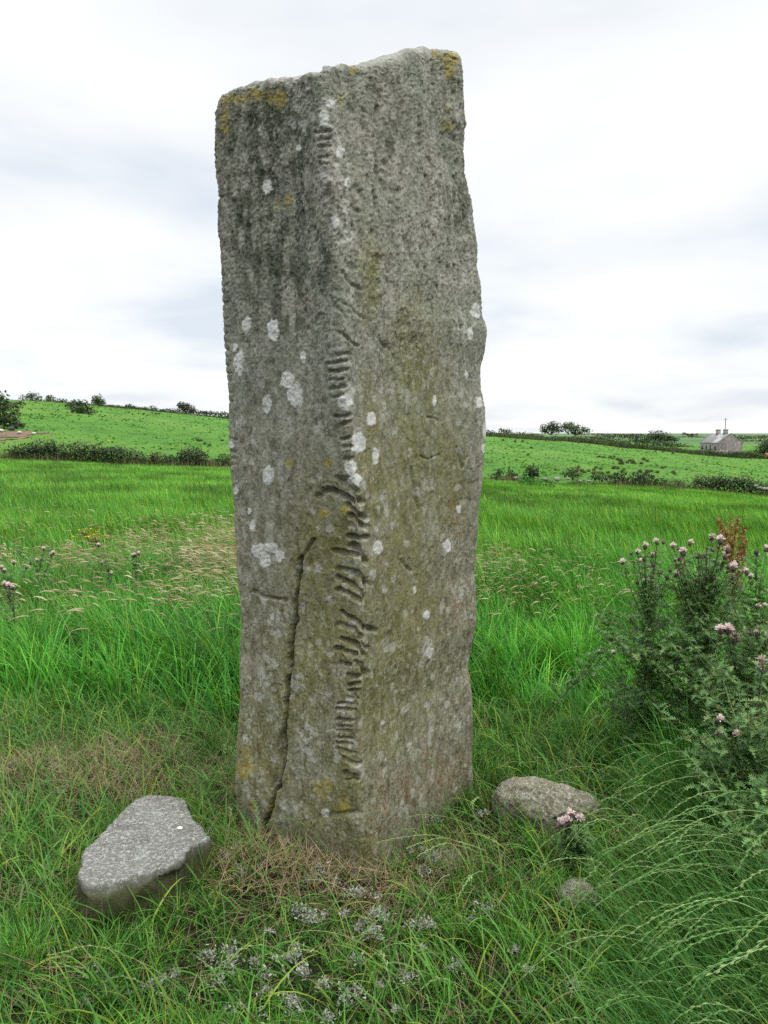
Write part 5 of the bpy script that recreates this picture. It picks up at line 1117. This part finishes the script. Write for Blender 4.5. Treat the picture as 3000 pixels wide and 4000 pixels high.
# ------------------------------------------------------------------ rush tufts on the pastures
def rushes():
    g = Geo(); n = 150; P = rng.normal(0, .16, (n, 3)) * np.array([1, 1, 0]); f = rng.random((n, 1))
    blades(g, P, rng.uniform(.35, .8, n), rng.uniform(.02, .04, n), np.arctan2(P[:, 1], P[:, 0]), np.clip(rng.normal(.3, .18, n), 0, .9), np.array([.035, .05, .02]) * (1 - f) + np.array([.10, .095, .045]) * f, 3)
    first = None
    def put(px, py, s, label, group):
        nonlocal first
        p = ground_hit(px, py, 61, 260)
        if first is None: o = g.build('rush_tuft', M_DRY); first = o
        else: o = first.copy(); C.objects.link(o)
        o.location = (p[0], p[1], p[2] - .03); k = s * p[1] / 2400; o.scale = (k * 1.2, k * 1.2, k); o.rotation_euler = (0, 0, random.uniform(0, 6.28))
        tag(o, label, 'rush tuft', group)
    ga, gb = 'rush tufts on the left hillside', 'rush tufts on the right pasture'
    put(724, 1736, 11, 'rush tuft standing alone, leftmost on the slope beside the stone', ga)
    for x, y in ((772, 1722), (785, 1724), (800, 1736), (818, 1742)): put(x, y, 13, 'one of four dark rush tufts in a row on the slope left of the stone', ga)
    put(868, 1723, 11, 'dark rush tuft closest to the left side of the stone', ga)
    for x, y in ((1965, 1722), (2012, 1728), (2042, 1726), (2062, 1778), (2075, 1752), (2170, 1838)): put(x, y, 11, 'small rush tuft dotted alone on the pasture just right of the stone', gb)
    for i in range(10): put(random.uniform(2305, 2400), random.uniform(1785, 1795), 9, 'small rush tuft in the loose upper row of the right pasture', gb)
    for i in range(14): put(random.uniform(2400, 2530), random.uniform(1798, 1815), 15, 'dark rush tuft in the middle of the right pasture bed', gb)
    for i in range(34): put(random.uniform(2250, 2640), random.uniform(1828, 1856), 14, 'brownish rush tuft in the dense lower bed above the bramble', gb)
    for x, y in ((2560, 1766), (2588, 1768), (2628, 1772), (2566, 1820), (2600, 1826), (2680, 1836)): put(x, y, 9, 'small dark rush tuft on the open pasture below the cottage', gb)
    for i in range(14): put(random.uniform(110, 310), random.uniform(1612, 1640), 7, 'small grey weed tuft high on the left hillside', 'weed tufts high on the left hillside')
    for i in range(10): put(random.uniform(480, 640), random.uniform(1612, 1622), 7, 'small weed tuft below the crest hedge left of the stone', 'weed tufts below the crest hedge')
rushes()
def bare_soil():
    outline = [(-150, 1690), (0, 1682), (60, 1684), (110, 1692), (150, 1691), (175, 1695), (160, 1700), (120, 1706), (70, 1714), (40, 1724), (0, 1722), (-150, 1716)]
    P = np.array([ground_hit(x, y, 61, 260) for x, y in outline]); n = len(P); lo = P[:, :2].min(0); hi = P[:, :2].max(0)
    xs = np.linspace(lo[0], hi[0], 70); ys = np.linspace(lo[1], hi[1], 90); Xg, Yg = np.meshgrid(xs, ys, indexing='ij')
    w = n2(Xg, Yg, .35, 161, 4) * 5; m = inside_poly(Xg + w * .4, Yg + w, P[:, :2]); idx = np.arange(Xg.size).reshape(Xg.shape)
    q = np.stack([idx[:-1, :-1], idx[1:, :-1], idx[1:, 1:], idx[:-1, 1:]], -1).reshape(-1, 4); mm = (m[:-1, :-1] & m[1:, :-1] & m[1:, 1:] & m[:-1, 1:]).ravel()
    g = Geo(); cc = .8 + .5 * n2(Xg, Yg, .6, 163, 4); g.add(np.stack([Xg, Yg, zfun(Xg, Yg) + .05 + .05 * n2(Xg, Yg, .8, 165)], -1).reshape(-1, 3), quads=q[mm], col=cc.reshape(-1, 1) * np.array([.135, .088, .055]))
    tag(g.build('bare_soil', M_PLAIN, smooth=True), 'bare brown soil scraped open on the left hillside', 'soil', kind='structure')
    for (x, y, r, c, lab) in ((44, 1682, .26, (.05, .05, .055), 'dark boulder at the top of the bare soil scrape'), (76, 1697, .16, (.4, .39, .36), 'pale stone lying in the middle of the bare soil'), (132, 1701, .15, (.42, .4, .36), 'pale stone near the narrow end of the bare soil'), (2, 1690, .22, (.42, .40, .37), 'pale stone at the left picture edge on the bare soil')):
        p = ground_hit(x, y, 61, 260); g = Geo(); V, F_ = ICO2; g.add(V * (1 + .2 * fbm(V * 1.5 + x, 2, 3)[:, None]) * r * np.array([1.5, 1, .8]), tris=F_, col=c); o = g.build('field_stone', M_PLAIN); o.location = tuple(p + np.array([0, 0, .2])); tag(o, lab, 'stone')
bare_soil()

# ------------------------------------------------------------------ cottage, pole, trough, cow
def box(g, o, e1, e2, a, b, c, z0, z1, col, d=0):
    """block spanning a..b along e1 and c..d along e2"""
    pts = [o + e1 * x + e2 * y for x, y in ((a, c), (b, c), (b, d), (a, d))]
    V = [np.append(p, z) for z in (z0, z1) for p in pts]; V = [np.array([v[0], v[1], v[2]]) for v in V]
    g.add(V, quads=[(3, 2, 1, 0), (4, 5, 6, 7), (0, 1, 5, 4), (1, 2, 6, 5), (2, 3, 7, 6), (3, 0, 4, 7)], col=col)
def cottage_mats():
    m, nt, bs, out = new_mat('rough_masonry'); L = nt.links; tc = node(nt, 'ShaderNodeTexCoord')
    a = noise(nt, 1.6, 5, .65, tc.outputs['Object']); v = node(nt, 'ShaderNodeTexVoronoi'); v.inputs['Scale'].default_value = 2.6; L.new(tc.outputs['Object'], v.inputs['Vector'])
    c = mixc(nt, ramp(nt, a.outputs['Fac'], [(.35, (0, 0, 0)), (.65, (1, 1, 1))]).outputs[0], (.19, .165, .155), (.29, .26, .24))
    s = node(nt, 'ShaderNodeSeparateColor'); L.new(v.outputs['Color'], s.inputs[0]); c = mixc(nt, .25, c, s.outputs[0], 'OVERLAY'); L.new(c, bs.inputs['Base Color']); bs.inputs['Roughness'].default_value = .95
    r, nt, bs, out = new_mat('weathered_slate'); L = nt.links; tc = node(nt, 'ShaderNodeTexCoord')
    mp = node(nt, 'ShaderNodeMapping'); mp.inputs['Scale'].default_value = (.35, .35, .12); L.new(tc.outputs['Object'], mp.inputs[0]); a = noise(nt, 1.3, 5, .6, mp.outputs[0]); b = noise(nt, 3, 5, .7, tc.outputs['Object'])
    c = mixc(nt, ramp(nt, a.outputs['Fac'], [(.5, (0, 0, 0)), (.62, (1, 1, 1))]).outputs[0], (.20, .195, .19), (.52, .52, .51)); c = mixc(nt, ramp(nt, b.outputs['Fac'], [(.35, (.6, .6, .6)), (.6, (1, 1, 1))]).outputs[0], (.15, .15, .14), c)
    L.new(c, bs.inputs['Base Color']); bs.inputs['Roughness'].default_value = .7
    return m, r
def cottage():
    Mw, Mr = cottage_mats()
    Y0 = 200.0; corner = at(2807, 1768, Y0); zb = corner[2]; th = R(5)
    e1 = np.array([math.cos(th), math.sin(th)]); e2 = np.array([-math.sin(th), math.cos(th)])
    o2 = corner[:2]; Wd, Ln = 6.0, 9.8; ze = zb + 2.35; zr = ze + 2.05
    root = empty('stone_cottage', (o2[0], o2[1], zb), 'small grey stone cottage with two chimneys and streaked slate roof', 'cottage'); org = np.array([o2[0], o2[1], zb])
    P = lambda a, b, z: np.array([*(o2 + e1 * a + e2 * b), z])
    g = Geo(); V = [P(0, 0, zb - 1.5), P(Wd, 0, zb - 1.5), P(Wd, Ln, zb - 1.5), P(0, Ln, zb - 1.5), P(0, 0, ze), P(Wd, 0, ze), P(Wd, Ln, ze), P(0, Ln, ze), P(Wd / 2, 0, zr), P(Wd / 2, Ln, zr)]
    g.add(V, quads=[(0, 1, 5, 4), (1, 2, 6, 5), (2, 3, 7, 6), (3, 0, 4, 7)], tris=[(4, 5, 8), (6, 7, 9)], col=(.25, .22, .2)); g.build('wall', Mw, root, origin=org)
    g = Geo(); ov_ = .12
    for sg in (0, 1):
        a0 = -ov_ if sg == 0 else Wd + ov_; zE = ze - .08
        V = [P(a0, .14, zE + .03), P(a0, Ln - .14, zE + .03), P(Wd / 2, Ln - .14, zr + .05), P(Wd / 2, .14, zr + .05), P(a0, .14, zE + .15), P(a0, Ln - .14, zE + .15), P(Wd / 2, Ln - .14, zr + .18), P(Wd / 2, .14, zr + .18)]
        g.add(V, quads=[(0, 1, 2, 3), (4, 5, 6, 7), (0, 1, 5, 4), (0, 3, 7, 4), (1, 2, 6, 5)])
    rf = g.build('roof', Mr, root, origin=org)
    for b0 in (.0, Ln - .14):                                   # raised skew copings on the gables
        g = Geo()
        for sg in (0, 1):
            a0 = -ov_ if sg == 0 else Wd + ov_
            V = [P(a0, b0, ze - .1), P(a0, b0 + .135, ze - .1), P(Wd / 2, b0 + .135, zr + .02), P(Wd / 2, b0, zr + .02)]; V += [v + np.array([0, 0, .28]) for v in V]
            g.add(V, quads=[(0, 1, 2, 3), (4, 5, 6, 7), (0, 1, 5, 4), (0, 3, 7, 4), (1, 2, 6, 5)], col=(.36, .36, .35))
        g.build('coping', M_PLAIN, rf, origin=org)
    for b in (Ln * .285, Ln * .66):
        g = Geo(); box(g, o2, e1, e2, Wd / 2 - .45, Wd / 2 + .45, b - .35, zr - .3, zr + 1.02, (.17, .15, .14), b + .35); box(g, o2, e1, e2, Wd / 2 - .53, Wd / 2 + .53, b - .43, zr + 1.02, zr + 1.20, (.22, .2, .19), b + .43)
        g.build('chimney', Mw, rf, origin=org)
    for b, w, h0, h1, nm in ((Ln * .18, .8, .7, 1.75, 'window'), (Ln * .42, .9, .05, 1.95, 'door'), (Ln * .64, .8, .7, 1.75, 'window'), (Ln * .86, .8, .7, 1.75, 'window')):
        g = Geo(); box(g, o2, e1, e2, -.05, -.004, b - w / 2, zb + h0, zb + h1, (.02, .02, .025) if nm == 'window' else (.05, .04, .035), b + w / 2); k = g.build(nm, M_PLAIN, root, origin=org)
        f = Geo()
        for (s0, s1, q0, q1) in ((b - w / 2 - .09, b - w / 2 - .003, h0, h1), (b + w / 2 + .003, b + w / 2 + .09, h0, h1), (b - w / 2 - .09, b + w / 2 + .09, h1 + .003, h1 + .12)): box(f, o2, e1, e2, -.07, -.006, s0, zb + q0, zb + q1, (.45, .43, .4), s1)
        f.build('frame', M_PLAIN, k, origin=org)
    # garden wall
    g = Geo(); a = at(2776, 1768, 192); b = at(2842, 1772, 190); d = (b - a)[:2]; d /= np.linalg.norm(d); nrm = np.array([-d[1], d[0]])
    box(g, a[:2], d, nrm, 0, np.linalg.norm((b - a)[:2]), 0, a[2] - .8, a[2] + .55, (.33, .32, .30), .35); tag(g.build('garden_wall', Mw), 'low grey garden wall in front of the cottage', 'wall')
    # pole
    p = at(2834, 1700, 216); top = at(2834, 1633, 216); root = empty('utility_pole', (p[0], p[1], p[2] - 4), 'thin wooden utility pole rising behind the cottage chimneys', 'utility pole'); q = np.array([p[0], p[1], p[2] - 4])
    g = Geo(); tube(g, np.array([[0, 0, 0], top - q]), np.array([.15, .10]), (.22, .20, .18), 8); g.build('pole', M_PLAIN, root)
    g = Geo(); z = (top - q)[2] - .25; tube(g, np.array([[-.45, 0, z], [.45, 0, z]]), .06, (.25, .23, .2), 4); g.build('crossarm', M_PLAIN, root)
    # trough
    a = at(225, 1585, 246); g = Geo(); e = np.array([1., 0]); f = np.array([0, 1.]); L_ = 37 * 246 / F_PX
    box(g, a[:2], e, f, 0, L_, 0, a[2] - .6, a[2] + .62, (.40, .39, .36), .9); box(g, a[:2], e, f, .1, L_ - .1, .1, a[2] + .623, a[2] + .66, (.25, .25, .24), .8); tag(g.build('water_trough', M_PLAIN), 'grey concrete trough on the left hill crest between bushes', 'trough')
cottage()
def cow():
    base = ground_hit(2993, 1801, 61, 260); Yc = 188.0; base = at(2995, 1801, Yc); base[2] = float(zfun(base[0], Yc))
    root = empty('cow', base, 'rust brown cow standing at the right picture edge by the dark tree', 'cow')
    import bmesh
    J = {'hip': (0, 0, 1.12, .34), 'rump': (-.28, 0, 1.12, .27), 'mid': (.55, 0, 1.05, .40), 'sho': (1.05, 0, 1.10, .34), 'nk': (1.42, 0, 1.2, .2), 'hd': (1.70, 0, 1.22, .15), 'mz': (1.98, 0, 1.02, .10)}
    E = [('hip', 'rump'), ('hip', 'mid'), ('mid', 'sho'), ('sho', 'nk'), ('nk', 'hd'), ('hd', 'mz')]
    for s in (-1, 1):
        J[f'a{s}'] = (-.18, .2 * s, .78, .17); J[f'b{s}'] = (-.30, .2 * s, .45, .085); J[f'c{s}'] = (-.24, .2 * s, .06, .07); E += [('hip', f'a{s}'), (f'a{s}', f'b{s}'), (f'b{s}', f'c{s}')]
        J[f'd{s}'] = (1.05, .18 * s, .74, .13); J[f'e{s}'] = (1.08, .18 * s, .40, .075); J[f'f{s}'] = (1.06, .18 * s, .06, .065); E += [('sho', f'd{s}'), (f'd{s}', f'e{s}'), (f'e{s}', f'f{s}')]
        J[f'ear{s}'] = (1.62, .28 * s, 1.30, .045); E.append(('hd', f'ear{s}'))
    J['t1'] = (-.52, 0, 1.15, .05); J['t2'] = (-.60, 0, .7, .035); J['t3'] = (-.58, 0, .42, .05); E += [('rump', 't1'), ('t1', 't2'), ('t2', 't3')]
    names = list(J); me = bpy.data.meshes.new('body'); me.from_pydata([J[n][:3] for n in names], [(names.index(a), names.index(b)) for a, b in E], [])
    o = bpy.data.objects.new('body', me); C.objects.link(o); o.parent = root
    sk = o.modifiers.new('skin', 'SKIN'); sv = me.skin_vertices[0].data
    for i, n in enumerate(names): sv[i].radius = (J[n][3], J[n][3]); sv[i].use_root = (n == 'hip')
    o.modifiers.new('sub', 'SUBSURF').levels = 2; o.modifiers['sub'].render_levels = 2
    m, nt, bs, out = new_mat('cow_hide'); tc = node(nt, 'ShaderNodeTexCoord'); a = noise(nt, 2, 4, .6, tc.outputs['Object'])
    nt.links.new(ramp(nt, a.outputs['Fac'], [(.35, (.20, .075, .03)), (.7, (.33, .14, .06))]).outputs[0], bs.inputs['Base Color']); bs.inputs['Roughness'].default_value = .8; me.materials.append(m)
    root.rotation_euler = (0, 0, R(12))
cow()
